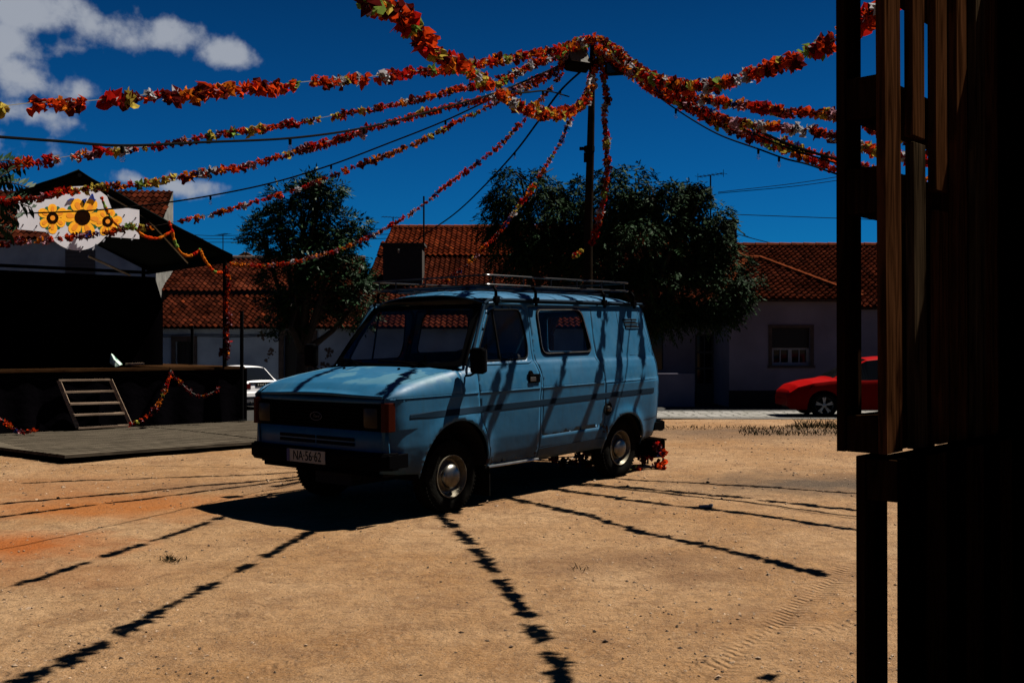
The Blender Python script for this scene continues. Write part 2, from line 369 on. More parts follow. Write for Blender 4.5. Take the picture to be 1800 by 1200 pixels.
def cobble_mat():
    m = bpy.data.materials.new('cobble'); m.use_nodes = True
    n = m.node_tree.nodes; l = m.node_tree.links; b = n['Principled BSDF']; b.inputs['Roughness'].default_value = .9
    tc = n.new('ShaderNodeTexCoord'); v = n.new('ShaderNodeTexVoronoi'); v.feature = 'DISTANCE_TO_EDGE'; v.inputs['Scale'].default_value = 3.2; v.inputs['Randomness'].default_value = .55
    l.new(tc.outputs['Object'], v.inputs[0])
    r = n.new('ShaderNodeMapRange'); l.new(v.outputs[0], r.inputs[0]); r.inputs[1].default_value = .04; r.inputs[2].default_value = .12
    v2 = n.new('ShaderNodeTexVoronoi'); v2.inputs['Scale'].default_value = 3.2; v2.inputs['Randomness'].default_value = .55; l.new(tc.outputs['Object'], v2.inputs[0])
    hs = n.new('ShaderNodeMix'); hs.data_type = 'RGBA'; l.new(v2.outputs['Color'], hs.inputs[0]); hs.inputs[6].default_value = (.06, .056, .05, 1); hs.inputs[7].default_value = (.085, .08, .074, 1)
    mx = n.new('ShaderNodeMix'); mx.data_type = 'RGBA'; l.new(r.outputs[0], mx.inputs[0]); mx.inputs[6].default_value = (.03, .028, .02, 1); l.new(hs.outputs[2], mx.inputs[7])
    l.new(mx.outputs[2], b.inputs['Base Color'])
    bp = n.new('ShaderNodeBump'); bp.inputs['Strength'].default_value = 1; bp.inputs['Distance'].default_value = .04; l.new(r.outputs[0], bp.inputs['Height']); l.new(bp.outputs[0], b.inputs['Normal'])
    return m
M['cobble'] = cobble_mat()

# ------------------------------------------------------------------ object helpers
C = sc.collection
def tag(o, label=None, cat=None, group=None, kind=None, category=None):
    cat = cat or category
    if label: o['label'] = label
    if cat: o['category'] = cat
    if group: o['group'] = group
    if kind: o['kind'] = kind
    return o
def empty(name, loc=(0, 0, 0), rz=0, label=None, cat=None, group=None):
    o = bpy.data.objects.new(name, None); C.objects.link(o); o.location = loc; o.rotation_euler = (0, 0, rz); o.empty_display_size = .3
    return tag(o, label, cat, group)
class MB:
    def __init__(s): s.v = []; s.f = []; s.t = []; s.n = None
    def add(s, vs, fs, tint=None):
        k = len(s.v); s.v += [tuple(v) for v in vs]; s.f += [tuple(i+k for i in f) for f in fs]
        if tint is not None: s.t += [tint]*len(fs)
        return s
    def box(s, c, d, rz=0, rot=None):
        c = Vector(c); m = rot if rot is not None else Matrix.Rotation(rz, 3, 'Z')
        vs = [c + m @ Vector((x*d[0]/2, y*d[1]/2, z*d[2]/2)) for x in (-1, 1) for y in (-1, 1) for z in (-1, 1)]
        return s.add(vs, [(0, 1, 3, 2), (4, 6, 7, 5), (0, 4, 5, 1), (2, 3, 7, 6), (0, 2, 6, 4), (1, 5, 7, 3)])
    def bar(s, a, b, w, h=None, up=(0, 0, 1)):
        a = Vector(a); b = Vector(b); d = (b-a); l = d.length; d.normalize(); h = h or w
        u = Vector(up)
        if abs(d.dot(u)) > .95: u = Vector((1, 0, 0))
        x = d.cross(u).normalized(); z = x.cross(d)
        return s.box((a+b)/2, (w, l, h), rot=Matrix((x, d, z)).transposed())
    def tube(s, pts, r, n=8, close=False, cap=True):
        pts = [Vector(p) for p in pts]; m = len(pts)
        rr = r if hasattr(r, '__len__') else [r]*m
        vs = []; prev = None
        for i, p in enumerate(pts):
            if close: d = pts[(i+1) % m]-pts[i-1]
            else: d = pts[min(i+1, m-1)]-pts[max(i-1, 0)]
            if d.length < 1e-9: d = Vector((0, 0, 1))
            d.normalize()
            if prev is None:
                x = d.orthogonal().normalized()
            else:
                x = prev - d*prev.dot(d)
                x = x.normalized() if x.length > 1e-6 else d.orthogonal().normalized()
            prev = x; y = d.cross(x)
            for k in range(n):
                a = 2*math.pi*k/n; vs.append(p+(x*math.cos(a)+y*math.sin(a))*rr[i])
        fs = []
        for i in range(m if close else m-1):
            j = (i+1) % m
            for k in range(n): fs.append((i*n+k, i*n+(k+1) % n, j*n+(k+1) % n, j*n+k))
        if cap and not close: fs += [tuple(range(n-1, -1, -1)), tuple((m-1)*n+k for k in range(n))]
        return s.add(vs, fs)
    def lathe(s, prof, c=(0, 0, 0), axis='Y', n=32):
        """prof: (radius, along)"""
        vs = []; c = Vector(c)
        for r_, a_ in prof:
            for k in range(n):
                t = 2*math.pi*k/n; p = (r_*math.cos(t), a_, r_*math.sin(t)) if axis == 'Y' else ((r_*math.cos(t), r_*math.sin(t), a_) if axis == 'Z' else (a_, r_*math.cos(t), r_*math.sin(t)))
                vs.append(c+Vector(p))
        fs = [(i*n+k, i*n+(k+1) % n, (i+1)*n+(k+1) % n, (i+1)*n+k) for i in range(len(prof)-1) for k in range(n)]
        return s.add(vs, fs)
    def prism(s, poly, fn, depth_fn):
        """poly: list of 2d, fn maps to front 3d, depth_fn to back 3d"""
        k = len(poly); a = [fn(*p) for p in poly]; b = [depth_fn(*p) for p in poly]
        return s.add(a+b, [tuple(range(k)), tuple(range(2*k-1, k-1, -1))]+[(i, k+i, k+(i+1) % k, (i+1) % k) for i in range(k)])
    def build(s, name, material, parent=None, smooth_=False, bevel=0, loc=None, normals=None, **tags):
        me = bpy.data.meshes.new(name); me.from_pydata(s.v, [], s.f)
        if isinstance(material, str): material = M[material]
        me.materials.append(material)
        if s.t and len(s.t) == len(s.f):
            a = me.attributes.new('tint', 'FLOAT', 'FACE'); a.data.foreach_set('value', s.t)
        if smooth_: me.polygons.foreach_set('use_smooth', [True]*len(me.polygons))
        me.update()
        if normals is not None and len(normals) == len(s.v):
            me.polygons.foreach_set('use_smooth', [True]*len(me.polygons)); me.normals_split_custom_set_from_vertices(normals)
        o = bpy.data.objects.new(name, me); C.objects.link(o)
        if parent: o.parent = parent
        if loc is not None: o.location = loc
        if bevel:
            b = o.modifiers.new('bevel', 'BEVEL'); b.width = bevel; b.segments = 2; b.limit_method = 'ANGLE'
        if smooth_ and normals is None:
            try:
                me.set_sharp_from_angle(angle=R(40))
            except Exception: pass
        return tag(o, **tags) if tags else o
def centre(o_parts, root): pass
def recentre(o):
    """move a lone mesh's origin to its base centre"""
    me = o.data; n = len(me.vertices); co = np.empty(n*3); me.vertices.foreach_get('co', co); co = co.reshape(-1, 3)
    c = (co.min(0)+co.max(0))/2; c[2] = co[:, 2].min(); co -= c; me.vertices.foreach_set('co', co.ravel()); o.location = Vector(c); me.update(); return o
def text_mesh(txt, size, name, material, parent, loc, rot, ext=.001, shear=0, sx=1):
    cu = bpy.data.curves.new(name, 'FONT'); cu.body = txt; cu.size = size; cu.extrude = ext; cu.align_x = 'CENTER'; cu.align_y = 'CENTER'; cu.shear = shear
    t = bpy.data.objects.new(name, cu); C.objects.link(t)
    dg = bpy.context.evaluated_depsgraph_get(); me = bpy.data.meshes.new_from_object(t.evaluated_get(dg)); bpy.data.objects.remove(t)
    me.materials.clear(); me.materials.append(M[material])
    o = bpy.data.objects.new(name, me); C.objects.link(o); o.parent = parent; o.location = loc; o.rotation_euler = rot; o.scale = (sx, 1, 1); return o
def catmull(pts, per=12):
    pts = [Vector(p) for p in pts]; P = [pts[0]*2-pts[1]]+pts+[pts[-1]*2-pts[-2]]; o = []
    for i in range(1, len(P)-2):
        for k in range(per):
            t = k/per; a, b, c, d = P[i-1:i+3]
            o.append(.5*((2*b)+(c-a)*t+(2*a-5*b+4*c-d)*t*t+(3*b-a-3*c+d)*t**3))
    return o+[pts[-1]]

# ================================================================== GROUND
def grid_lines(a, b, step, ext):
    l = list(np.arange(a, b+1e-6, step)); s = step; x = b; y = a; hi = []; lo = []
    while x < ext: s *= 1.5; x += s; y -= s; hi.append(x); lo.append(y)
    return lo[::-1]+l+hi
def rough(x, y):
    near = 1-smooth(16, 22, y)
    if near <= 0 or abs(x) > 16: return 0
    return near*(.016*noise.noise(Vector((x*.9, y*.9, 3)))+.007*noise.noise(Vector((x*4, y*4, 1)))+.004*noise.noise(Vector((x*11, y*11, 5))))
xs = grid_lines(-9, 9, .09, 900); ys = grid_lines(3, 20, .09, 900)
g = MB(); nx = len(xs)
g.v = [(x, y, G(x, y)+rough(x, y)) for y in ys for x in xs]
g.f = [(j*nx+i, j*nx+i+1, (j+1)*nx+i+1, (j+1)*nx+i) for j in range(len(ys)-1) for i in range(nx-1)]
g.build('ground', 'dirt', smooth_=True, kind='structure')
def strip(name, m, y0, y1, dz, x0=-60, x1=60, curve=0, n=120, th=0):
    b = MB()
    for i in range(n+1):
        x = x0+(x1-x0)*i/n
        for k in range(5):
            y = y0+(y1-y0)*k/4 + (.05*noise.noise(Vector((x*1.5, y0, 0))) if k == 0 else 0)
            b.v.append((x, y, G(x, y)+dz))
    b.f = [(i*5+k, (i+1)*5+k, (i+1)*5+k+1, i*5+k+1) for i in range(n) for k in range(4)]
    return b.build(name, m, smooth_=True, kind='structure')
strip('road', 'asphalt', 20.4, 22.9, .008)
strip('pavement', 'cobble', 22.9, 25.4, .012)
strip('pavement', 'darkpave', 25.4, 48, .006)  # dark asphalt strip whose tone also stands for the shade along the house

# gravel: loose stones over the dirt
gr = MB(); gd = MB()
octv = [Vector(v) for v in [(1, 0, 0), (-1, 0, 0), (0, 1, 0), (0, -1, 0), (0, 0, 1), (0, 0, -1)]]
octf = [(0, 2, 4), (2, 1, 4), (1, 3, 4), (3, 0, 4), (2, 0, 5), (1, 2, 5), (3, 1, 5), (0, 3, 5)]
rs = random.Random(3)
for i in range(10500):
    y = 4.2+16*rs.random()**1.4; x = (rs.random()*2-1)*(.56*y+.3)
    dens = noise.noise(Vector((x*.5, y*.5, 9)))
    if y < 9 and dens < .0 and rs.random() < .7: continue
    if rs.random() < .35 and y > 9: pass
    s = .0035+.009*rs.random()**3+(.010*rs.random() if rs.random() < .03 else 0)
    if y > 9: s *= 1.35
    q = Matrix.Rotation(rs.random()*6.28, 3, 'Z') @ Matrix.Rotation(rs.random()*.8, 3, 'X')
    sz = (s*(.8+.6*rs.random()), s*(.6+.4*rs.random()), s*(.4+.4*rs.random()))
    p = Vector((x, y, G(x, y)+rough(x, y)+sz[2]*.3))
    (gr if rs.random() < .6 else gd).add([p+q @ Vector((v.x*sz[0]*(.7+.6*rs.random()), v.y*sz[1], v.z*sz[2])) for v in octv], octf)
gr.build('gravel', 'gravel', label='pale loose stones scattered over the sandy yard', category='gravel', kind='stuff')
gd.build('gravel', 'darkgravel', label='dark brown loose grit scattered over the sandy yard', category='gravel', kind='stuff')

# weeds along the kerb edge
wd = MB()
def blade(b, p, h, lean, w):
    a = rs.random()*6.28; d = Vector((math.cos(a), math.sin(a), 0)); s = Vector((-d.y, d.x, 0))*w
    t = p+d*lean*h*.5+Vector((0, 0, h*.7)); e = p+d*lean*h+Vector((0, 0, h))
    b.add([p-s, p+s, t+s*.6, t-s*.6, e], [(0, 1, 2, 3), (3, 2, 4)])
for i in range(1500):
    px = 1170+330*rs.random(); 
    if px < 1380 and rs.random() < .75: continue
    p = Wg(px, 750+5*rs.random()**2+(0 if px < 1380 else -3*rs.random())); p.z -= .01
    blade(wd, p, .03+.10*rs.random()**2*(1.7 if px > 1400 else .4), 1.5, .007)
for i in range(500):
    p = Wg(1300+200*rs.random(), 752+14*rs.random()); blade(wd, p, .03+.04*rs.random(), 1.2, .008)
wd.build('weeds', 'weed', label='dark low weeds along the edge between dirt and road', category='weeds', kind='stuff')
tf = MB()
for (px, py, n_) in [(302, 984, 60), (1020, 1000, 14)]:
    for i in range(n_):
        p = Wg(px+rs.gauss(0, 9), py+rs.gauss(0, 2.2)); blade(tf, p, .02+.02*rs.random(), 1.6, .004)
tf.build('grass_tuft', 'weed', label='tiny dry grass tufts in the open sand left of the van shadow', category='grass', kind='stuff')
lt = MB(); p = Wg(1238, 892); lt.box(p+Vector((0, 0, .015)), (.10, .035, .02), .3); lt.box(p+Vector((.06, .0, .02)), (.03, .03, .03), .9)
recentre(lt.build('litter', 'whiteframe', bevel=.005, label='scrap of white and red litter on the sand right of the van', category='litter'))

# ================================================================== ROOF / HOUSE HELPERS
def tile_roof(name, material, parent, O, U, V, poly, tw=.19, tl=.26, seed=1, bright=None, amp=.06, **tg):
    """O origin at eave; U along eave, V up slope (unit). poly in (u,v)."""
    rr = random.Random(seed); O = Vector(O); U = Vector(U).normalized(); V = Vector(V).normalized(); Nn = U.cross(V).normalized()
    if Nn.z < 0: Nn = -Nn
    b = MB(); tints = []
    vmax = max(p[1] for p in poly); vmin = min(p[1] for p in poly); rows = int(math.ceil((vmax-vmin)/tl))
    def span(v):
        xs_ = []
        for i in range(len(poly)):
            (x0, y0), (x1, y1) = poly[i], poly[(i+1) % len(poly)]
            if (y0 <= v < y1) or (y1 <= v < y0): xs_.append(x0+(x1-x0)*(v-y0)/(y1-y0))
        return (min(xs_), max(xs_)) if len(xs_) > 1 else None
    prof = [(0, 0), (.12, .55), (.3, 1), (.5, .8), (.62, .1), (.82, -.15)]
    for r in range(rows):
        v0 = vmin+r*tl; v1 = min(v0+tl+.02, vmax); sp = span((v0+v1)/2)
        if not sp: continue
        c0 = int(round(sp[0]/tw)); c1 = int(round(sp[1]/tw))
        if c1 <= c0: continue
        ba = [O+U*sp[0]+V*v0-Nn*.05, O+U*sp[1]+V*v0-Nn*.05, O+U*sp[1]+V*v1-Nn*.05, O+U*sp[0]+V*v1-Nn*.05]; b.add(ba, [(0, 1, 2, 3)], tint=0.)
        for c in range(c0, c1):
            lift = .034+.012*rr.random(); du = .012*(rr.random()-.5); tilt = .01*(rr.random()-.5)
            vs = []
            for (a, h) in prof+[(1.0, 0)]:
                sag = .03*noise.noise(Vector((c*tw*.4, v0*.5, seed)))
                vs.append(O+U*((c+a)*tw+du)+V*v0+Nn*(h*amp+lift+tilt+sag)); 
            for (a, h) in prof+[(1.0, 0)]:
                sag = .03*noise.noise(Vector((c*tw*.4, v1*.5, seed)))
                vs.append(O+U*((c+a)*tw+du)+V*v1+Nn*(h*amp+sag))
            for (a, h) in prof+[(1.0, 0)]:
                vs.append(O+U*((c+a)*tw+du)+V*v0+Nn*(h*amp-.02))
            fs = [(i, i+1, 8+i-1+0, 7+i) for i in range(6)]
            fs = [(i, i+1, 7+i+1, 7+i) for i in range(6)]+[(14+i, 14+i+1, i+1, i) for i in range(6)]
            t = min(1, max(0, rr.gauss(.45, .22)))
            if bright and bright(c*tw, v0): t = .8+.2*rr.random()
            b.add(vs, fs, tint=t)
    return b.build(name, material, parent, **tg)
def ridge_line(name, parent, a, b, r=.11, m='ridge'):
    a = Vector(a); b = Vector(b); d = (b-a); l = d.length; n_ = max(2, int(l/.4)); mb = MB()
    for i in range(n_):
        p = a+d*(i/n_); q = a+d*((i+1.08)/n_); mb.tube([p, q], [r*1.08, r*.92], 8)
    return mb.build(name, m, parent)
def wall_poly(mb, a, b, z0, z1, th=.3):
    a = Vector(a); b = Vector(b); d = (b-a).normalized(); n_ = Vector((-d.y, d.x, 0))*th
    if n_.y < 0: n_ = -n_
    vs = [(a.x, a.y, z0), (b.x, b.y, z0), (b.x, b.y, z1), (a.x, a.y, z1)]; vs += [tuple(Vector(v)+n_) for v in vs]
    mb.add(vs, [(0, 1, 2, 3), (5, 4, 7, 6), (4, 0, 3, 7), (1, 5, 6, 2), (3, 2, 6, 7)])
def wall_holes(mb, y, x0, x1, z0, z1, holes, th=.3):
    """wall facing -Y at y with rectangular holes (xa,xb,za,zb); reveals included"""
    X = sorted({x0, x1}|{h[0] for h in holes}|{h[1] for h in holes}); Z = sorted({z0, z1}|{h[2] for h in holes}|{h[3] for h in holes})
    for i in range(len(X)-1):
        for j in range(len(Z)-1):
            cx, cz = (X[i]+X[i+1])/2, (Z[j]+Z[j+1])/2
            if any(h[0] < cx < h[1] and h[2] < cz < h[3] for h in holes): continue
            mb.add([(X[i], y, Z[j]), (X[i+1], y, Z[j]), (X[i+1], y, Z[j+1]), (X[i], y, Z[j+1])], [(0, 1, 2, 3)])
    for (a, b, c, d) in holes:
        mb.add([(a, y, c), (a, y+th, c), (a, y+th, d), (a, y, d)], [(0, 1, 2, 3)])
        mb.add([(b, y, c), (b, y, d), (b, y+th, d), (b, y+th, c)], [(0, 1, 2, 3)])
        mb.add([(a, y, d), (a, y+th, d), (b, y+th, d), (b, y, d)], [(0, 1, 2, 3)])
        mb.add([(a, y, c), (b, y, c), (b, y+th, c), (a, y+th, c)], [(0, 1, 2, 3)])
    mb.add([(x0, y, z0), (x0, y+3, z0), (x0, y+3, z1), (x0, y, z1)], [(0, 1, 2, 3)])
    mb.add([(x1, y, z0), (x1, y, z1), (x1, y+3, z1), (x1, y+3, z0)], [(0, 1, 2, 3)])
def X_at(px, Y): return (px-900)/FPX*Y
def Z_at(py, Y): return W(900, py, Y).z

# ------------------------------------------------------------------ right house
def right_house():
    root = empty('house', (9, 29, G(9, 29)), 0, 'low white house with brown roof, recessed door and half shuttered window behind the red car', 'house')
    root_inv = Matrix.Translation(-root.location)
    def fin(o): o.data.transform(root_inv); return o
    YW, YM = 27.0, 29.0
    zb = -.45
    # wing wall with window
    xw0, xw1 = X_at(1282, YW), X_at(1492, YW); zt = Z_at(527, YW)
    hx0, hx1, hz0, hz1 = X_at(1357, YW), X_at(1424, YW), Z_at(642, YW), Z_at(576, YW)
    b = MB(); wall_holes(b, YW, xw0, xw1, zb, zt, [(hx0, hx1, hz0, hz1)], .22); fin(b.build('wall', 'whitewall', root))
    # main wall with door
    xm0, xm1 = X_at(1120, YM), X_at(1800, YM); zm = Z_at(541, YM)
    dx0, dx1, dz1 = X_at(1222, YM), X_at(1271, YM), Z_at(587, YM)
    wx0, wx1 = X_at(1140, YM), X_at(1166, YM)
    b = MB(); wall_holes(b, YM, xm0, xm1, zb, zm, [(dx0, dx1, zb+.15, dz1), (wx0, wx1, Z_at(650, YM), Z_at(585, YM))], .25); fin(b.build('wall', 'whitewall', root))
    b = MB(); b.box(((xw0+xw1)/2, YW-.012, (zb+Z_at(686, YW))/2), (xw1-xw0+.03, .03, Z_at(686, YW)-zb)); fin(b.build('plinth', 'plinth', root)); b = MB()
    b.box(((xm0+dx0)/2, YM-.012, (zb+Z_at(688, YM))/2), (dx0-xm0, .03, Z_at(688, YM)-zb)); fin(b.build('plinth', 'plinth', root)); b = MB()
    b.box(((xw1+xm1)/2, YM-.012, (zb+Z_at(688, YM))/2), (xm1-xw1, .03, Z_at(688, YM)-zb)); fin(b.build('plinth', 'plinth', root))
    # window with roller shutter half down
    w = MB(); cx = (hx0+hx1)/2; cz = (hz0+hz1)/2; ww = hx1-hx0; hh = hz1-hz0; yy = YW+.14
    for sx in (-1, 0, 1): w.box((cx+sx*(ww/2-.035), yy, hz0+hh*.24), (.07 if sx else .10, .06, hh*.48))
    w.box((cx, yy, hz0+.04), (ww, .061, .08)); w.box((cx, yy, hz0+hh*.44), (ww, .061, .05)); 
    for sx in (-1, 1): w.box((cx+sx*ww*.25, yy+.01, hz0+hh*.24), (.025, .03, hh*.45))
    wf = fin(w.build('window', 'whiteframe', root))
    p = MB(); p.box((cx, yy+.04, cz), (ww, .01, hh)); g_ = fin(p.build('pane', 'darkglass', wf))
    s = MB()
    for k in range(12): s.box((cx, yy-.05, hz1-.02-k*.046), (ww-.02, .02, .04))
    fin(s.build('roller_shutter', 'doordark', wf))
    t = MB()
    for (c_, d_) in [((cx, YW-.01, hz1+.04), (ww+.2, .05, .08)), ((cx, YW-.02, hz0-.035), (ww+.24, .09, .07)), ((hx0-.05, YW-.01, cz), (.09, .04, hh)), ((hx1+.05, YW-.01, cz), (.09, .04, hh))]: t.box(c_, d_)
    fin(t.build('frame', 'stonetrim', wf))
    # porch door, glazed grid
    d = MB(); cx = (dx0+dx1)/2; ww = dx1-dx0; zb2 = zb+.15; yy = YM+.12
    for sx in (-1, 1): d.box((cx+sx*(ww/2-.04), yy, (zb2+dz1)/2), (.08, .06, dz1-zb2))
    for f_ in (0.0, .33, .55, .77, 1): d.box((cx, yy, zb2+(dz1-zb2)*f_-(.03 if f_ else -.03)), (ww-.16, .05, .06))
    for f_ in (.36, .64): d.box((dx0+ww*f_, yy, zb2+(dz1-zb2)*.66), (.03, .04, (dz1-zb2)*.66))
    d.box((cx, yy, zb2+(dz1-zb2)*.16), (ww-.16, .03, (dz1-zb2)*.3))
    do = fin(d.build('door', 'shutter', root)); p = MB(); p.box((cx, yy+.04, zb2+(dz1-zb2)*.6), (ww, .01, (dz1-zb2)*.8)); fin(p.build('pane', 'darkglass', do))
    p = MB(); p.box(((wx0+wx1)/2, YM+.15, Z_at(617, YM)), (wx1-wx0, .02, 1.1)); fin(p.build('window', 'darkglass', root))
    # low porch wall
    lw0, lw1 = X_at(1150, 27.3), X_at(1221, 27.3); b = MB(); b.box(((lw0+lw1)/2, 27.4, (zb+Z_at(672, 27.3))/2+.1), (lw1-lw0, .2, Z_at(660, 27.3)-zb+.1)); fin(b.build('porch_wall', 'whitewall', root))
    b = MB(); rsd = random.Random(5)
    for i in range(60): b.box((lw0+(lw1-lw0)*rsd.random(), 27.45, Z_at(668, 27.3)+.25*rsd.random()), (.04, .04, .25*rsd.random()+.05), rz=rsd.random(), )
    # roofs
    ze = zm; yr = 34.0; zr = Z_at(434, yr); sl_ = Vector((0, yr-YM+.35, zr-ze)); ln = sl_.length
    fin(tile_roof('roof', 'tiledark', root, (xm0-.3, YM-.35, ze), (1, 0, 0), sl_, [(0, 0), (xm1-xm0+.6, 0), (xm1-xm0+.6, ln), (0, ln)], seed=4))
    ridge = fin(ridge_line('ridge_tiles', root, (xm0-.3, yr, zr+.05), (xm1, yr, zr+.05), .10))
    # back slope
    b = MB(); b.add([(xm0-.3, yr, zr), (xm1+.3, yr, zr), (xm1+.3, yr+5.4, ze), (xm0-.3, yr+5.4, ze)], [(0, 1, 2, 3)]); fin(b.build('roof', 'stonetrim', root))
    # hipped wing roof
    yv = 30.2; zv = Z_at(456, yv); xa, xb = xw0-.3, xw1+.25; ye = YW-.35; zwe = zt
    r0 = X_at(1312, yv); r1 = X_at(1336, yv)
    V = Vector((0, yv-ye, zv-zwe)); lv = V.length
    fin(tile_roof('roof', 'tiledark', root, (xa, ye, zwe), (1, 0, 0), V, [(0, 0), (xb-xa, 0), (r1-xa, lv), (r0-xa, lv)], seed=5))
    # right hip plane
    A = Vector((xb, ye, zwe)); B = Vector((r1, yv, zv)); Cc = Vector((xb, yv+2.5, zwe))
    b = MB(); b.add([A, B, B+Vector((0, 2.4, 0)), Cc], [(0, 3, 2, 1)]); b.add([(xa, ye, zwe), (r0, yv, zv), (r0, yv+2.4, zv), (xa, yv+2.5, zwe)], [(0, 1, 2, 3)]); fin(b.build('roof', 'ridge', root))
    for a_, b_ in [((r0, yv, zv+.04), (r1, yv, zv+.04)), ((r1, yv, zv+.04), (xb, ye, zwe+.07)), ((r0, yv, zv+.04), (xa, ye, zwe+.07)), ((r0, yv, zv+.04), (r0-.5, yv+2.2, zv+.8))]:
        fin(ridge_line('ridge_tiles', root, a_, b_, .085))
    b = MB(); b.box(((xa+xb)/2, ye+.1, zwe-.03), (xb-xa-.05, .12, .06)); b.box(((xm0+xm1)/2, YM-.2, ze-.03), (xm1-xm0, .14, .06)); fin(b.build('eave_cornice', 'stonetrim', root))
    # chimney
    ych = 33.4; xc = X_at(1283, ych); b = MB(); z1 = Z_at(392, ych); b.box((xc, ych, z1-1.1), (.36, .5, 2.2)); b.box((xc, ych, z1+.04), (.48, .62, .1)); fin(b.build('chimney', 'stonetrim', root))
right_house()

# ------------------------------------------------------------------ long low house on the left / behind the van
def left_house():
    YW = 36.0; root = empty('house', (-4, YW, G(-4, YW)), 0, 'long low whitewashed house with orange tiles and stone door surrounds behind the van', 'house')
    inv = Matrix.Translation(-root.location)
    def fin(o): o.data.transform(inv); return o
    zb = -.9; x0, x1 = X_at(262, YW), X_at(1250, YW); zt = Z_at(576, YW)
    d0, d1, dzt = X_at(499, YW), X_at(549, YW), Z_at(588, YW)
    w0, w1, wz0, wz1 = X_at(309, YW), X_at(338, YW), Z_at(690, YW), Z_at(600, YW)
    b = MB(); wall_holes(b, YW, x0, x1, zb, zt, [(d0, d1, zb+.05, dzt), (w0, w1, wz0, wz1)], .3); fin(b.build('wall', 'whitewash', root))
    # stone surrounds
    t = MB(); 
    t.box((d0-.09, YW-.02, (zb+dzt)/2), (.18, .08, dzt-zb)); t.box((d1+.09, YW-.02, (zb+dzt)/2), (.18, .08, dzt-zb)); t.box(((d0+d1)/2, YW-.022, dzt+.07), (d1-d0+.36, .082, .15))
    fin(t.build('door_surround', 'stonetrim', root))
    t = MB(); t.box((w0-.075, YW-.02, (wz0+wz1)/2), (.15, .07, wz1-wz0)); t.box((w1+.09, YW-.02, (wz0+wz1)/2), (.18, .07, wz1-wz0)); t.box(((w0+w1)/2+.01, YW-.022, wz1+.1), (w1-w0+.33, .072, .2))
    fin(t.build('window_surround', 'stonetrim', root))
    b = MB(); b.box(((d0+d1)/2, YW+.2, (zb+dzt)/2), (d1-d0, .05, dzt-zb)); fin(b.build('door', 'doordark', root))
    b = MB(); b.box(((w0+w1)/2, YW+.2, (wz0+wz1)/2), (w1-w0, .05, wz1-wz0))
    for k in range(4): b.box((w0+(w1-w0)*(k+.5)/4, YW+.17, (wz0+wz1)/2), ((w1-w0)/4-.03, .03, wz1-wz0-.06))
    fin(b.build('door', 'doordark', root))
    # cables stapled on the facade, peeling patches
    c = MB()
    for py in (588.5, 591.5): c.tube([W(px, py+.8*math.sin(px*.05), YW-.03) for px in range(283, 500, 8)], .012, 5)
    c.tube(catmull([W(465, 586, YW-.04), W(478, 589, YW-.06), W(486, 592, YW-.06), W(490, 597, YW-.06), W(484, 600, YW-.06), W(480, 596, YW-.06)], 5), .018, 5)
    fin(c.build('wall_cable', 'cable', root))
    pr = random.Random(2)
    for (px, py, n_) in [(475, 622, 14), (578, 620, 18), (570, 640, 10), (463, 588, 8)]:
        c = MB()
        for i in range(n_):
            q = W(px+pr.gauss(0, 4), py+pr.gauss(0, 5), YW-.006); s = .02+.05*pr.random(); k = [(math.cos(a)*s*(.5+pr.random()), math.sin(a)*s*(.5+pr.random())) for a in [j*1.05 for j in range(6)]]
            c.add([q+Vector((u, -.004*pr.random(), v)) for u, v in k], [(0, 1, 2, 3, 4, 5)])
        fin(c.build('peeled_plaster', 'stonetrim', root))
    # part A (left): two pitches, sagging upper
    ye = YW-.45; ze = zt; xa0, xa1 = X_at(255, YW), X_at(600, YW)
    y2 = 38.6; z2 = Z_at(519, y2); V = Vector((0, y2-ye, z2-ze)); l1 = V.length
    fin(tile_roof('roof', 'tile', root, (xa0, ye, ze), (1, 0, 0), V, [(0, 0), (xa1-xa0, 0), (xa1-xa0, l1), (0, l1)], seed=8, tw=.21, tl=.27))
    y3 = 41.6; z3 = Z_at(455, y3); z2b = z2+.16; V = Vector((0, y3-y2, z3-z2b)); l2 = V.length
    def br(u, v):
        px = 900+(xa0+u)/(y2+v*.8)*FPX; return (408 < px < 505 and v < 1.6 and noise.noise(Vector((u*1.1, v*1.3, 2))) > .06)
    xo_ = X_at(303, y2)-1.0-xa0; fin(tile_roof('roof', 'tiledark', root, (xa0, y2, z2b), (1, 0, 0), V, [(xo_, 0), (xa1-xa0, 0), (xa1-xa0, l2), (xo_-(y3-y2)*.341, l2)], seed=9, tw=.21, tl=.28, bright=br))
    fin(ridge_line('ridge_tiles', root, (xa0+xo_, y3, z3+.04), (xa1, y3, z3+.04), .1, 'tiledark' if 0 else 'stonetrim'))
    b = MB(); b.add([(xa0+xo_, y3, z3), (xa1, y3, z3), (xa1, y3+6, ze), (xa0+xo_, y3+6, ze)], [(0, 1, 2, 3)]); b.add([(xa0, y2, z2-.05), (xa1, y2, z2-.05), (xa1, y2, z2b+.01), (xa0, y2, z2b+.01)], [(0, 1, 2, 3)]); fin(b.build('roof', 'plinth', root))
    # part B (right): big hip roof to a higher ridge
    xb0, xb1 = xa1+.02, x1+.3; yr = 45.0; zr = Z_at(404, yr); V = Vector((0, yr-ye, zr-ze)); l3 = V.length
    rx0 = X_at(688, yr)-xb0; rx1 = xb1-xb0
    vm = l3*.66
    um = rx0*.66
    fin(tile_roof('roof', 'tiledark', root, (xb0, ye, ze), (1, 0, 0), V, [(0, 0), (xb1-xb0, 0), (xb1-xb0, vm), (um, vm)], seed=10, tw=.21, tl=.27))
    O2 = Vector((xb0, ye, ze))+V.normalized()*vm+Vector((0, 0, .09))
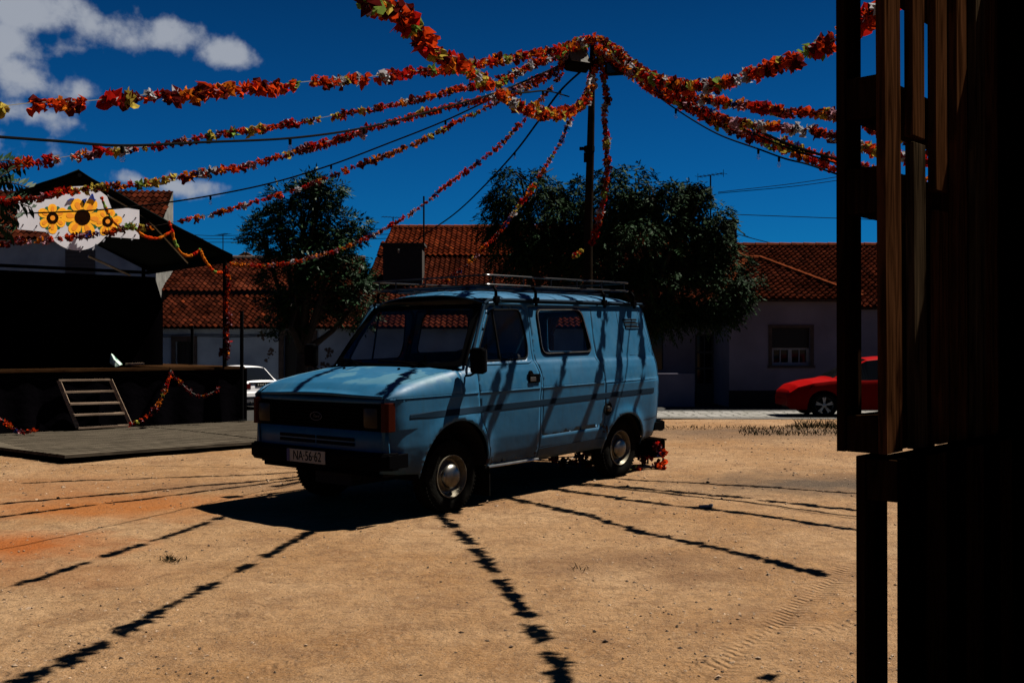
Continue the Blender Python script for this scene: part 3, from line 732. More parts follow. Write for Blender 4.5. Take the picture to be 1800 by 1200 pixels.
    fin(tile_roof('roof', 'tilebright', root, O2, (1, 0, 0), V, [(um, 0), (xb1-xb0, 0), (xb1-xb0, l3-vm), (rx0, l3-vm)], seed=11, tw=.23, tl=.33, amp=.06))
    fin(ridge_line('ridge_tiles', root, (xb0+rx0, yr, zr+.1), (xb1, yr, zr+.1), .13, 'ridge'))
    b = MB(); b.add([(xb0, ye, ze), (xb0+rx0, yr, zr), (xb0+rx0-1.5, yr+5, ze+1), (xb0-2.2, ye+6, ze)], [(0, 3, 2, 1)]); b.add([(xb0+rx0, yr, zr), (xb1, yr, zr), (xb1, yr+8, ze), (xb0+rx0, yr+8, ze)], [(0, 1, 2, 3)]); fin(b.build('roof', 'ridge', root))
    # broad dark chimney with lip
    yc = 39.0; a0, a1 = X_at(673, yc), X_at(742, yc); zc1 = Z_at(431, yc)
    b = MB(); b.box(((a0+a1)/2, yc+.5, zc1-1.2), (a1-a0, 1.0, 2.4)); b.box(((a0+a1)/2, yc+.5, zc1+.04), (a1-a0+.18, 1.2, .09)); fin(b.build('chimney', 'bark', root))
    b = MB(); b.tube([W(701, 444, yc-.1), W(701, 438, yc-.15)], .05, 8); fin(b.build('vent_pipe', 'steel', root))
left_house()

# mast + antennas
def antenna(px, y0, y1, Y, label, kind=0, r=.025):
    root = empty('tv_antenna', W(px, y0, Y), 0, label, 'antenna'); top = W(px, y1, Y)-root.location
    b = MB(); b.tube([(0, 0, 0), top], r, 8); b.build('mast', 'pole', root)
    if kind:
        a = MB(); d = Vector((.9, .35, 0)).normalized() if kind == 1 else Vector((-.7, .7, 0)).normalized(); s = Vector((-d.y, d.x, 0))
        a.tube([top-d*.5, top+d*.5], .012, 5)
        for k in range(7):
            q = top+d*(-.5+k*.16); a.tube([q-s*.22, q+s*.22], .008, 4)
        if kind == 3:
            for k in (-1, 1): a.tube([top+d*.5*k-Vector((0, 0, .12)), top+d*.5*k+Vector((0, 0, .12))], .01, 4)
        a.build('dipoles', 'pole', root)
    return root
antenna(745, 502, 345, 40.5, 'tall thin brown mast rising beside the broad dark chimney', 0, .035)
antenna(691, 408, 382, 45, 'small tv antenna on the left end of the high orange ridge', 1)
antenna(1249, 440, 308, 33, 'tv antenna with cross dipoles above the right tree', 3)
antenna(392, 446, 412, 52, 'spidery tv antenna above the far yellow gable', 2)

# far gable house with yellow verge
def far_house():
    Y = 60; root = empty('house', (X_at(430, Y), Y, -.6), 0, 'far small white gable with yellow verge and orange tiles beside the left tree', 'house'); inv = Matrix.Translation(-root.location)
    a, b_, p = W(404, 470, Y), W(462, 470, Y), W(432, 448, Y); a.z = b_.z = Z_at(462, Y)
    w = MB(); w.add([(a.x, Y, -.6), (b_.x, Y, -.6), (b_.x, Y, b_.z), (p.x, Y, p.z), (a.x, Y, a.z)], [(0, 1, 2, 3, 4)]); w.add([(a.x, Y, -.6), (a.x, Y, a.z), (a.x-1, Y+6, a.z), (a.x-1, Y+6, -.6)], [(0, 1, 2, 3)])
    o = w.build('wall', 'whiteframe', root); o.data.transform(inv)
    v = MB(); v.bar((a.x-.3, Y-.06, a.z-.15), (p.x, Y-.06, p.z+.08), .14, .22); v.bar((p.x, Y-.06, p.z+.08), (b_.x+.3, Y-.06, b_.z-.15), .14, .22); o = v.build('verge', 'yellowtrim', root); o.data.transform(inv)
    r = MB()
    for s_, e_ in ((a, p), (p, b_)):
        r.add([(s_.x-(.3 if s_ is a else 0), Y-.15, s_.z+.12-(.25 if s_ is a else 0)), (e_.x+(.3 if e_ is b_ else 0), Y-.15, e_.z+.12-(.25 if e_ is b_ else 0)), (e_.x-1.6, Y+6, e_.z+.3), (s_.x-1.6, Y+6, s_.z+.3)], [(0, 1, 2, 3)])
    o = r.build('roof', 'ridge', root); o.data.transform(inv)
far_house()

# ------------------------------------------------------------------ house behind the stage
def stage_house():
    Y0 = 37.7; A = Vector((X_at(-250, Y0), Y0, 0)); B = Vector((X_at(274, Y0), Y0, 0)); Y1 = 40.4; Cc = Vector((X_at(304, Y1), Y1, 0))
    root = empty('house', (A.x*.5+B.x*.5, 38.5, -.6), 0, 'two storey white house with grey side wall and tiled roof behind the stage canopy', 'house'); inv = Matrix.Translation(-root.location)
    def fin(o): o.data.transform(inv); return o
    zt = Z_at(421, Y0); zr = Z_at(336, Y1); zb = -.8
    w = MB(); w.add([(A.x, Y0, zb), (B.x, Y0, zb), (B.x, Y0, zt), (A.x, Y0, zt)], [(0, 1, 2, 3)]); fin(w.build('wall', 'whitewash', root))
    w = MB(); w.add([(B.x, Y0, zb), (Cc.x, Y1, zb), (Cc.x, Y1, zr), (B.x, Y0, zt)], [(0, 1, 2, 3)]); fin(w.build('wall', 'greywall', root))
    D = Cc-B; D2 = Vector((A.x+D.x, Y1, 0)); s = MB()
    s.bar((B.x+.06, Y0+.0, Z_at(541, Y0)), (Cc.x+.06, Y1, Z_at(529, Y1)), .10, .22); fin(s.build('flashing', 'whiteframe', root))
    V = Vector((0, Y1-Y0+.4, zr-zt)); l_ = V.length; wd_ = B.x-A.x
    dx = Cc.x-B.x
    fin(tile_roof('roof', 'tile', root, (A.x, Y0-.4, zt), (1, 0, 0), V, [(0, 0), (wd_, 0), (wd_+dx, l_), (0, l_)], seed=21, tw=.22, tl=.36))
    b = MB(); b.add([(A.x, Y1+.01, zr), (Cc.x, Y1+.01, zr), (X_at(300, Y1+5), Y1+5, zt), (A.x, Y1+5, zt)], [(0, 1, 2, 3)]); fin(b.build('roof', 'ridge', root))
    sh = MB(); x0, x1 = X_at(115, Y0), X_at(167, Y0)
    for k in range(26): sh.box(((x0+x1)/2, Y0-.03, Z_at(440, Y0)-k*.05), (x1-x0, .03, .038))
    fin(sh.build('shutter', 'shutter', root))
stage_house()

# distant utility wires
def wire(name, label, pts, r, m='cable', group=None, per=10):
    b = MB(); b.tube(catmull([W(*p) for p in pts], per), r, 5); return recentre(b.build(name, m, label=label, category='wire', **({'group': group} if group else {})))
for i, (a, b_, c) in enumerate([((330, 413, 60), (440, 413, 60), (900, 392, 55)), ((330, 419, 60), (500, 419, 60), (900, 402, 55)), ((330, 426, 60), (560, 424, 60), (900, 408, 55))]):
    wire('power_wire', ['highest', 'middle', 'lowest'][i]+' of the three far wires crossing behind the left tree', [a, b_, c], .018, group='far wires left')
for (pts, lab) in [([(1262, 338, 40), (1400, 322, 40), (1520, 303, 40)], 'upper thin wire running from the right antenna to the pallets'), ([(1262, 340, 40), (1400, 327, 40), (1520, 310, 40)], 'second thin wire fanning out just below the upper one'),
        ([(1262, 376, 36), (1400, 381, 36), (1620, 389, 36)], 'level wire above the right house roof'), ([(1285, 408, 34), (1330, 421, 34), (1420, 443, 34)], 'wire sloping down to the right house ridge')]:
    wire('power_wire', lab, pts, .014, group='thin wires right')

# ================================================================== TREES
def tree(name, label, blobs, Y, trunk_px, n_clusters, seed, leaf='leaf', leaflen=.14, droop=.5, group=None, core=.25):
    rr = random.Random(seed); base = Wg(trunk_px, 0) if False else None
    tx = X_at(trunk_px, Y); tz = G(tx, Y); root = empty(name, (tx, Y, tz), 0, label, 'tree', group)
    inv = Vector((tx, Y, tz)); cen = []
    for (px, py, rx, ry) in blobs:
        c = W(px, py, Y); cen.append((c, rx/FPX*Y, (rx+ry)*.55/FPX*Y, ry/FPX*Y))
    base_n = len(cen)
    for (c, a, b_, d) in list(cen):
        for k in range(7):
            v = Vector((rr.gauss(0, 1), rr.gauss(0, .8), rr.gauss(.15, 1))).normalized(); f_ = .20+.22*rr.random()
            cen.append((c+Vector((v.x*a, v.y*b_, v.z*d))*(.86+.14*rr.random()), max(.16, a*f_*1.25), max(.16, b_*f_), max(.12, d*f_*.8)))
    t = MB(); fork = Vector((tx+.05, Y, tz+1.9)); t.tube([Vector((tx-.05, Y, tz-.1)), Vector((tx, Y, tz+.9)), fork], [.2, .16, .14], 10)
    for (c, a, b, d) in cen[:base_n]:
        mid = fork.lerp(c, .5)+Vector((rr.gauss(0, .12), rr.gauss(0, .2), rr.gauss(0, .1))); t.tube([fork, mid, c], [.10, .06, .03], 7)
        for k in range(4):
            e = c+Vector((rr.gauss(0, a*.5), rr.gauss(0, b*.5), rr.gauss(0, d*.5))); t.tube([mid.lerp(c, .6), c.lerp(e, .5)+Vector((0, 0, .08)), e], [.03, .02, .01], 5)
    t.v = [tuple(Vector(v)-inv) for v in t.v]; t.build('trunk', 'bark', root, smooth_=True)
    L_ = MB(); wts = [a*d*(1 if i < base_n else 1.9) for i, (c, a, b, d) in enumerate(cen)]
    for i in range(n_clusters):
        c, a, b, d = rr.choices(cen, wts)[0]
        v = Vector((rr.gauss(0, 1), rr.gauss(0, 1), rr.gauss(0, 1))).normalized()
        rad = (1-core)+core*rr.random() if rr.random() < .72 else rr.random()**.5
        rad *= 1+.34*noise.noise(v*2.2+Vector((seed, c.x, 0)))+.06*rr.gauss(0, 1)
        p = c+Vector((v.x*a, v.y*b, v.z*d))*rad
        if noise.noise(p*1.7+Vector((seed*3, 0, 0))) < -.27: continue
        outd = Vector((v.x, v.y, v.z*.6+.15)).normalized()
        n_l = rr.choice((7, 9, 9, 11)); ll = leaflen*(.7+.6*rr.random()); stem = outd*ll*1.7+Vector((0, 0, -droop*ll*1.2))
        side = outd.cross(Vector((0, 0, 1)));
        if side.length < .1: side = Vector((1, 0, 0))
        side.normalize(); side = (Matrix.Rotation(rr.gauss(0, .6), 3, outd) @ side)
        for k in range(n_l):
            f = (k//2+1)/((n_l+1)/2); s_ = 1 if k % 2 else -1; q = p+stem*f-Vector((0, 0, droop*ll*f*f))
            if k == n_l-1: ld = stem.normalized()
            else: ld = (side*s_*.9+outd*.5+Vector((0, 0, -droop*(.4+.6*rr.random())))).normalized()
            le = q+ld*ll; wv = ld.cross(Vector((rr.gauss(0, .35), rr.gauss(0, .35), 1))).normalized()*ll*.17; m_ = q+ld*ll*.45
            L_.add([q-inv, m_+wv-inv, le-inv, m_-wv-inv], [(0, 1, 2, 3)])
    L_.build('crown', leaf, root)
    return root
tree('leafy_tree', 'dense dark walnut like tree left of the van, in front of the low house',
     [(535, 372, 48, 52), (560, 350, 38, 30), (498, 410, 58, 48), (592, 405, 40, 42), (460, 420, 36, 36), (545, 450, 82, 56), (600, 480, 40, 45), (525, 520, 62, 48), (630, 530, 38, 46), (500, 560, 34, 28), (555, 330, 16, 16)], 24, 528, 6200, 5, 'leaf2', .11, .25)
tree('leafy_tree', 'broad dark tree left of the tall pole, behind the van roof rack',
     [(925, 335, 55, 42), (890, 385, 46, 48), (955, 390, 70, 62), (1000, 345, 38, 32), (900, 430, 40, 46), (985, 450, 80, 60), (940, 480, 60, 50), (1020, 400, 50, 60)], 22.6, 960, 5600, 6, 'leaf', .10, .75)
tree('leafy_tree', 'broad dark tree right of the tall pole with drooping branches over the porch',
     [(1110, 330, 50, 42), (1075, 370, 55, 55), (1160, 365, 55, 50), (1222, 370, 42, 44), (1258, 400, 36, 40), (1130, 430, 85, 65), (1235, 450, 62, 50), (1215, 350, 20, 22), (1180, 500, 82, 60), (1272, 492, 48, 52), (1120, 520, 70, 55), (1285, 520, 30, 34), (1165, 552, 40, 34), (1060, 460, 60, 70), (1250, 540, 40, 24)], 21.6, 1130, 10500, 9, 'leaf', .10, .75)
def sprig():
    root = empty('leafy_branch', W(5, 330, 9), 0, 'feathery green branch hanging in at the left edge above the sign', 'branch'); inv = root.location; rr = random.Random(4)
    t = MB(); l_ = MB()
    for (a, b_) in [((-30, 340), (45, 290)), ((-30, 300), (30, 285)), ((-30, 330), (50, 330)), ((-30, 380), (40, 350)), ((-30, 370), (30, 385)), ((-20, 310), (20, 320)), ((-30, 400), (20, 410)), ((-20, 360), (55, 365))]:
        p0, p1 = W(*a, 9), W(*b_, 9.3); mid = p0.lerp(p1, .5)+Vector((0, 0, .05)); pts = catmull([p0, mid, p1], 6); t.tube([p-inv for p in pts], .006, 5)
        for i, p in enumerate(pts):
            for s_ in (-1, 1):
                d = (p1-p0).normalized()*.5+Vector((0, s_*.5, s_*.8+rr.gauss(0, .2))); d.normalize(); e = p+d*.11*(.7+.6*rr.random()); w_ = d.cross(Vector((0, 1, .3))).normalized()*.016; m_ = p.lerp(e, .5)
                l_.add([p-inv, m_+w_-inv, e-inv, m_-w_-inv], [(0, 1, 2, 3)])
    t.build('twig', 'bark', root); l_.build('leaves', 'leaf2', root)
sprig()

# ================================================================== THE VAN
def crot(r):
    th = math.sqrt(sum(c*c for c in r)); k = [c/th for c in r]; K = Matrix(((0, -k[2], k[1]), (k[2], 0, -k[0]), (-k[1], k[0], 0)))
    return Matrix.Identity(3)+K*math.sin(th)+(K @ K)*(1-math.cos(th))
def van_matrix():
    R0 = Matrix(((-.663, .749, 0), (0, 0, -1), (-.749, -.663, 0)))
    Mc = crot((.004, -.023, -.014)) @ R0; t = Vector((-1.220, 1.522, 9.423))
    # camera (x right,y down,z fwd) -> world
    K = Matrix(((1, 0, 0), (0, SP, CP), (0, -CP, SP)))
    Rw = K @ Mc
    x = Rw.col[0].normalized(); z = x.cross(Rw.col[1]).normalized(); y = z.cross(x)
    Rw = Matrix((x, y, z)).transposed(); return Matrix.Translation(K @ t+Vector((0, 0, CAMZ))) @ Rw.to_4x4()
VM = van_matrix()
van = empty('van'); van.matrix_world = VM
tag(van, 'old sky blue panel van with roof rack parked on the sandy yard', 'van')

YB = [(.30, .85), (.38, .885), (.46, .912), (.62, .942), (.85, .963), (1.035, .970), (1.048, .974), (1.062, .966), (1.14, .957), (1.22, .943), (1.29, .921), (1.318, .903), (1.335, .899), (1.6, .842), (1.8, .798), (1.87, .780), (1.90, .772)]
YBz = [a for a, b in YB]; YBy = [b for a, b in YB]
def yb(z): return float(np.interp(z, YBz, YBy))
def ztop(x):   # shoulder / bonnet edge height
    return float(np.interp(x, [-.4, -.05, .3, .55, .68, .75, .79], [1.27, 1.262, 1.212, 1.165, 1.125, 1.085, 1.055]))
ARF = (-.03, .385, .425, .43)   # front arch centre x,z , half length, height
ARR = (-2.70, .34, .37, .36)
def yside(x, z):
    y = yb(z)
    f = smooth(-.42, -.12, x)
    if f > 0 and z > 1.05:
        zt_ = ztop(x); u = min(.998, (z-1.05)/max(.02, zt_-1.05)); yf = .972-.115*(1-math.sqrt(1-u*u))
        y = y*(1-f)+yf*f
    if x > .58: y -= .07*((x-.58)/.2)**2.2
    if x > .3 and z < .8: y -= .02*smooth(.3, .7, x)
    if x < -3.2: y -= .10*min(1.3, (-3.2-x)/.3)**2.2
    for (ax, az, rx, rz) in (ARF, ARR):
        r = math.hypot((x-ax)/rx, (z-az)/rz)
        if .9 < r < 1.6: y += .030*math.exp(-((r-1.0)/.20)**2)
    return y
def patch(outline, holes, step, fn, flip=False, seg=None):
    seg = seg or step
    verts = []; edges = []
    def dens(loop):
        o = []
        for i in range(len(loop)):
            a = Vector(loop[i]); b = Vector(loop[(i+1) % len(loop)]); n = max(1, int((b-a).length/seg+.5))
            for k in range(n): o.append(a.lerp(b, k/n))
        return o
    loops = [dens(outline)]+[dens(h) for h in holes]
    for lp in loops:
        k = len(verts); verts += lp; edges += [(k+i, k+(i+1) % len(lp)) for i in range(len(lp))]
    polys = [np.array([(p.x, p.y) for p in lp]) for lp in loops]
    def inside(pg, x, y):
        xs_, ys_ = pg[:, 0], pg[:, 1]; x2, y2 = np.roll(xs_, -1), np.roll(ys_, -1)
        c = ((ys_ <= y) & (y < y2)) | ((y2 <= y) & (y < ys_))
        with np.errstate(divide='ignore', invalid='ignore'): xi = xs_+(y-ys_)*(x2-xs_)/(y2-ys_)
        return bool(np.sum(c & (x < xi)) % 2)
    allp = np.vstack(polys); mn = polys[0].min(0); mx = polys[0].max(0)
    gy = mn[1]+step*.5
    while gy < mx[1]:
        gx = mn[0]+step*.5
        while gx < mx[0]:
            if inside(polys[0], gx, gy) and not any(inside(h, gx, gy) for h in polys[1:]) and ((allp-(gx, gy))**2).sum(1).min() > (step*.45)**2: verts.append(Vector((gx, gy)))
            gx += step
        gy += step
    v2, e2, f2 = delaunay_2d_cdt(verts, edges, [], 0, 1e-6)[:3]
    fs = []
    for f in f2:
        c = sum((v2[i] for i in f), Vector((0, 0)))/len(f)
        if inside(polys[0], c.x, c.y) and not any(inside(h, c.x, c.y) for h in polys[1:]): fs.append(f)
    P = [Vector(fn(v.x, v.y)) for v in v2]; Nn = []
    h = .006
    for v in v2:
        n = (Vector(fn(v.x+h, v.y))-Vector(fn(v.x-h, v.y))).cross(Vector(fn(v.x, v.y+h))-Vector(fn(v.x, v.y-h)))
        if n.length < 1e-12: n = Vector((0, 0, 1))
        n.normalize(); Nn.append(-n if flip else n)
    out = []
    for f in fs:
        f = tuple(f); a, b, c = P[f[0]], P[f[1]], P[f[2]]
        if (b-a).cross(c-a).dot(Nn[f[0]]) < 0: f = f[::-1]
        out.append(f)
    return P, out, Nn
class NMB(MB):
    def __init__(s): super().__init__(); s.nn = []
    def addp(s, pfn): P, F, Nn = pfn; s.add(P, F); s.nn += list(Nn); return s
    def done(s, name, m, parent, **k): return s.build(name, m, parent, normals=[tuple(n) for n in s.nn], **k)
def rpoly(pts, r, n=5):
    """rounded polygon"""
    o = []
    m = len(pts)
    for i in range(m):
        p = Vector(pts[i]); a = (Vector(pts[i-1])-p); b = (Vector(pts[(i+1) % m])-p); rr = r[i] if hasattr(r, '__len__') else r
        rr = min(rr, a.length*.45, b.length*.45); A = p+a.normalized()*rr; B = p+b.normalized()*rr
        for k in range(n+1):
            t = k/n; o.append(tuple(A*(1-t)**2+p*2*t*(1-t)+B*t*t))
    return o
def inset(poly, d):
    c = sum((Vector(p) for p in poly), Vector((0, 0)))/len(poly); o = []
    m = len(poly)
    for i in range(m):
        t = (Vector(poly[(i+1) % m])-Vector(poly[i-1])).normalized(); n = Vector((t.y, -t.x))
        if n.dot(Vector(poly[i])-c) < 0: n = -n
        o.append(tuple(Vector(poly[i])-n*d))
    return o
def arc(cx, cz, rx, rz, a0, a1, n=16): return [(cx+rx*math.cos(R(a0+(a1-a0)*k/n)), cz+rz*math.sin(R(a0+(a1-a0)*k/n))) for k in range(n+1)]

xr = lambda z: float(np.interp(z, [.36, .42, .57, .82, 1.11, 1.28, 1.6, 1.885], [-3.33, -3.42, -3.49, -3.51, -3.50, -3.43, -3.36, -3.30]))
side_outline = [(-.455, .34)]+[(p[0], p[1]) for p in arc(*ARF, -8, -8+0, 1)][:0]
arcF = [p for p in arc(*ARF, 186, -6, 22)]; arcR = [p for p in arc(*ARR, 184, -8, 20)]
outline = [(-3.36, .40)]+[(arcR[0][0]-.001, .37)]+arcR+[(-2.31, .35), (-1.2, .335), (-.47, .335)]+arcF+[(.42, .335+.05), (.62, .40), (.775, .42)]
outline += [(.785, .75), (.785, 1.03)]+[(.785, 1.05)]+[(float(x), 1.05) for x in np.arange(.75, -.05, -.05)]+[(-.08, 1.05), (-.08, ztop(-.08)-.002)]
outline += [(-.20, 1.295), (-.30, 1.41), (-.45, 1.65), (-.575, 1.85), (-.62, 1.887)]+[(-1.5, 1.888), (-3.29, 1.888)]+[(xr(z), z) for z in (1.75, 1.6, 1.45, 1.28, 1.18, 1.11, .95, .82, .68, .57, .48)]
door = [(-.315, 1.25), (-.305, 1.05), (-.335, .80), (-.41, .66), (-.462, .50), (-.475, .375), (-1.225, .37), (-1.215, .6), (-1.195, .95), (-1.222, 1.15), (-1.165, 1.33), (-1.165, 1.42), (-1.205, 1.72), (-1.19, 1.80), (-1.14, 1.845), (-.67, 1.85), (-.60, 1.80), (-.45, 1.54)]
def gap(poly, d=.003): return inset(poly, d)
dwin = rpoly([(-.655, 1.805), (-1.095, 1.815), (-1.125, 1.48), (-1.085, 1.335), (-.40, 1.325), (-.375, 1.38)], [.06, .06, .1, .05, .03, .03])
sdoor = rpoly([(-1.235, 1.845), (-2.285, 1.845), (-2.235, 1.5), (-2.235, 1.36), (-2.30, 1.16), (-2.297, .585), (-1.25, .575), (-1.225, .95), (-1.25, 1.15), (-1.195, 1.33)], .03, 3)
swin = rpoly([(-1.355, 1.815), (-2.105, 1.828), (-2.165, 1.38), (-1.325, 1.375)], [.07, .10, .08, .09])
def S(sgn, dy=0): return lambda x, z: (x, sgn*(yside(x, z)+dy), z)

body = NMB()
for s in (1, -1):
    body.addp(patch(outline, [door, sdoor], .034, S(s), flip=(s > 0), seg=.02))
    def wing_fn(x, u, s=s):
        y0 = yside(x, 1.0499); zt_ = ztop(x); t = u*math.pi/2
        yt = min(y0-.01, .857-.03*smooth(.5, .79, x)*0); return (x-.012*u*smooth(.7, .79, x), s*(y0-(y0-yt)*(1-math.cos(t))), 1.05+(zt_-1.05)*math.sin(t))
    body.addp(patch([(-.082, 0), (.785, 0), (.785, 1), (-.082, 1)], [], .045, wing_fn, flip=(s > 0)))
# roof : grid
def zroof(x, y):
    a = min(1, abs(y)/.785); front = max(0, (x+1.05)/.46); rear = max(0, (-2.95-x)/.34)
    z = 1.90+.105*(1-a**2.4)+.02*(1-a**14)
    z -= .055*front**2*(1-.3*a)+.05*rear**2
    return z
def roof_fn(x, y):
    return (x-(.05*(y/.78)**2*smooth(-1.2, -.56, x)), y, zroof(x, y))
ro = [(-.565, -.60), (-.575, -.72), (-.60, -.785), (-3.26, -.785), (-3.30, -.74), (-3.31, 0), (-3.30, .74), (-3.26, .785), (-.60, .785), (-.575, .72), (-.565, .60)]
body.addp(patch(ro, [], .06, roof_fn))
# rear panel
def rear_fn(y, z):
    w = yside(xr(z), z)+.001; a = min(1, abs(y)/w); return (xr(z)-.05*(1-a**6), y, z)
zz_ = [float(z) for z in np.arange(.46, 1.87, .07)]; rp = [(-.80, .40), (.80, .40)]+[(yside(xr(z), z), z) for z in zz_]+[(-yside(xr(z), z), z) for z in zz_[::-1]]
rwin = [rpoly([(s*.07, 1.36), (s*.70, 1.36), (s*.64, 1.78), (s*.07, 1.78)], .05) for s in (1, -1)]
body.addp(patch(rp, rwin, .07, rear_fn, flip=False))
# front lower apron + scuttle, nose behind the grille
def nose_fn(y, z): return (.785-.03*(abs(y)/.95)**3-(.045*max(0, (z-1.0)/.07)), y, z)
body.addp(patch([(-.88, .47), (.88, .47), (.915, .60), (.90, .77), (-.90, .77), (-.915, .60)], [], .08, nose_fn))
body.addp(patch([(-.86, 1.005), (.86, 1.005), (.855, 1.05), (-.855, 1.05)], [], .06, nose_fn))
body.nn = body.nn
body_o = body.done('body', 'van', van)
sol = body_o.modifiers.new('solid', 'SOLIDIFY'); sol.thickness = .012; sol.offset = -1
body_o.cycles.shadow_terminator_geometry_offset = .4; body_o.cycles.shadow_terminator_offset = .1
# underbody, inner panels, floor
ub = MB(); ub.box((-1.35, 0, .42), (4.1, 1.5, .06)); ub.box((-1.3, 0, .33), (3.8, .5, .16)); ub.box((0, 0, .30), (.12, 1.5, .1)); ub.box((-2.69, 0, .30), (.14, 1.5, .12)); ub.box((.35, 0, .62), (.6, 1.5, .5))
for s in (1, -1):
    for (ax, az, rx, rz) in (ARF, ARR):
        pts = arc(ax, az, rx+.012, rz+.012, 180, 0, 14)
        vs = [(p[0], s*.90, p[1]) for p in pts]+[(p[0], s*.52, p[1]) for p in pts]; n_ = len(pts)
        ub.add(vs, [(i, i+1, n_+i+1, n_+i) for i in range(n_-1)]+[tuple(range(n_, 2*n_))])
ub.build('underbody', 'interior', van)
# hood
def hood_fn(x, y):
    a = min(1, abs(y)/.857); z = ztop(x)+.034*(1-a**2)+.006*math.exp(-((abs(y)-.62)/.05)**2)*smooth(.75, .4, x); return (x-.03*a**3*smooth(.4, .8, x), y, z)
hp = [(-.06, -.85), (.3, -.853), (.60, -.85), (.775, -.84), (.792, -.5), (.797, 0), (.792, .5), (.775, .84), (.60, .85), (.3, .853), (-.06, .85), (-.0, .5), (.015, 0), (-.0, -.5)]
hood = NMB(); hood.addp(patch(hp, [], .06, hood_fn)); hood.addp(patch([(p[0]*.999, p[1]) for p in [(.70, -.83), (.79, -.5), (.797, 0), (.79, .5), (.77, .83), (.79, .5), (.797, 0)]][:0] or [(.2, -.02), (.24, -.02), (.24, .02), (.2, .02)], [], .03, lambda x, y: (x, y, ztop(x)+.03)))
hood.done('hood', 'van', van)
e = MB(); e.tube([(hood_fn(x, y)[0]+.002, y, hood_fn(x, y)[2]-.012) for x, y in [(.775, -.84), (.785, -.65), (.792, -.5), (.795, -.25), (.797, 0), (.795, .25), (.792, .5), (.785, .65), (.775, .84)]], .014, 8); e.build('hood_lip', 'van', van, smooth_=True)
# nozzles / scuttle
sc_ = MB(); sc_.add([(-.06+.05*(1-(y/.9)**2), y, 1.285+.015*(1-(y/.9)**2)) for y in np.linspace(-.9, .9, 13)]+[(-.13+.11*(1-(y/.9)**2)-.05, y, 1.262) for y in np.linspace(-.9, .9, 13)], [(i, i+1, 13+i+1, 13+i) for i in range(12)])
sc_.box((-.05, 0, 1.2), (.10, 1.7, .1)); sc_.build('scuttle', 'blackplastic', van)
nz_ = MB()
for s in (1, -1): nz_.lathe([(.0, .02), (.012, .018), (.014, 0)], (.13, s*.38, 1.262), 'Z', 8)
nz_.build('washer_nozzle', 'blackplastic', van)
# wing to pillar joint strips : panel shut lines drawn as recess behind the doors
jl = MB(); ring = [S(1, -.018)(x, z) for x, z in inset(door, -.012)]
for s in (1, -1):
    for dd in (door, sdoor):
        o_ = inset(dd, -.015); i_ = inset(dd, .02); n_ = len(dd)
        jl.add([S(s, -.024)(x, z) for x, z in o_]+[S(s, -.024)(x, z) for x, z in i_], [(i, (i+1) % n_, n_+(i+1) % n_, n_+i) for i in range(n_)])
jl.build('door_seal', 'black', van)
def side_line(pts, s, r, m, name, parent=van, dy=.001):
    b = MB(); q = []
    for i in range(len(pts)-1):
        a, c = Vector(pts[i]), Vector(pts[i+1]); n_ = max(1, int((c-a).length/.05))
        q += [a.lerp(c, k/n_) for k in range(n_)]
    q.append(Vector(pts[-1])); b.tube([S(s, dy)(p.x, p.y) for p in q], r, 6); return b.build(name, m, parent, smooth_=True)
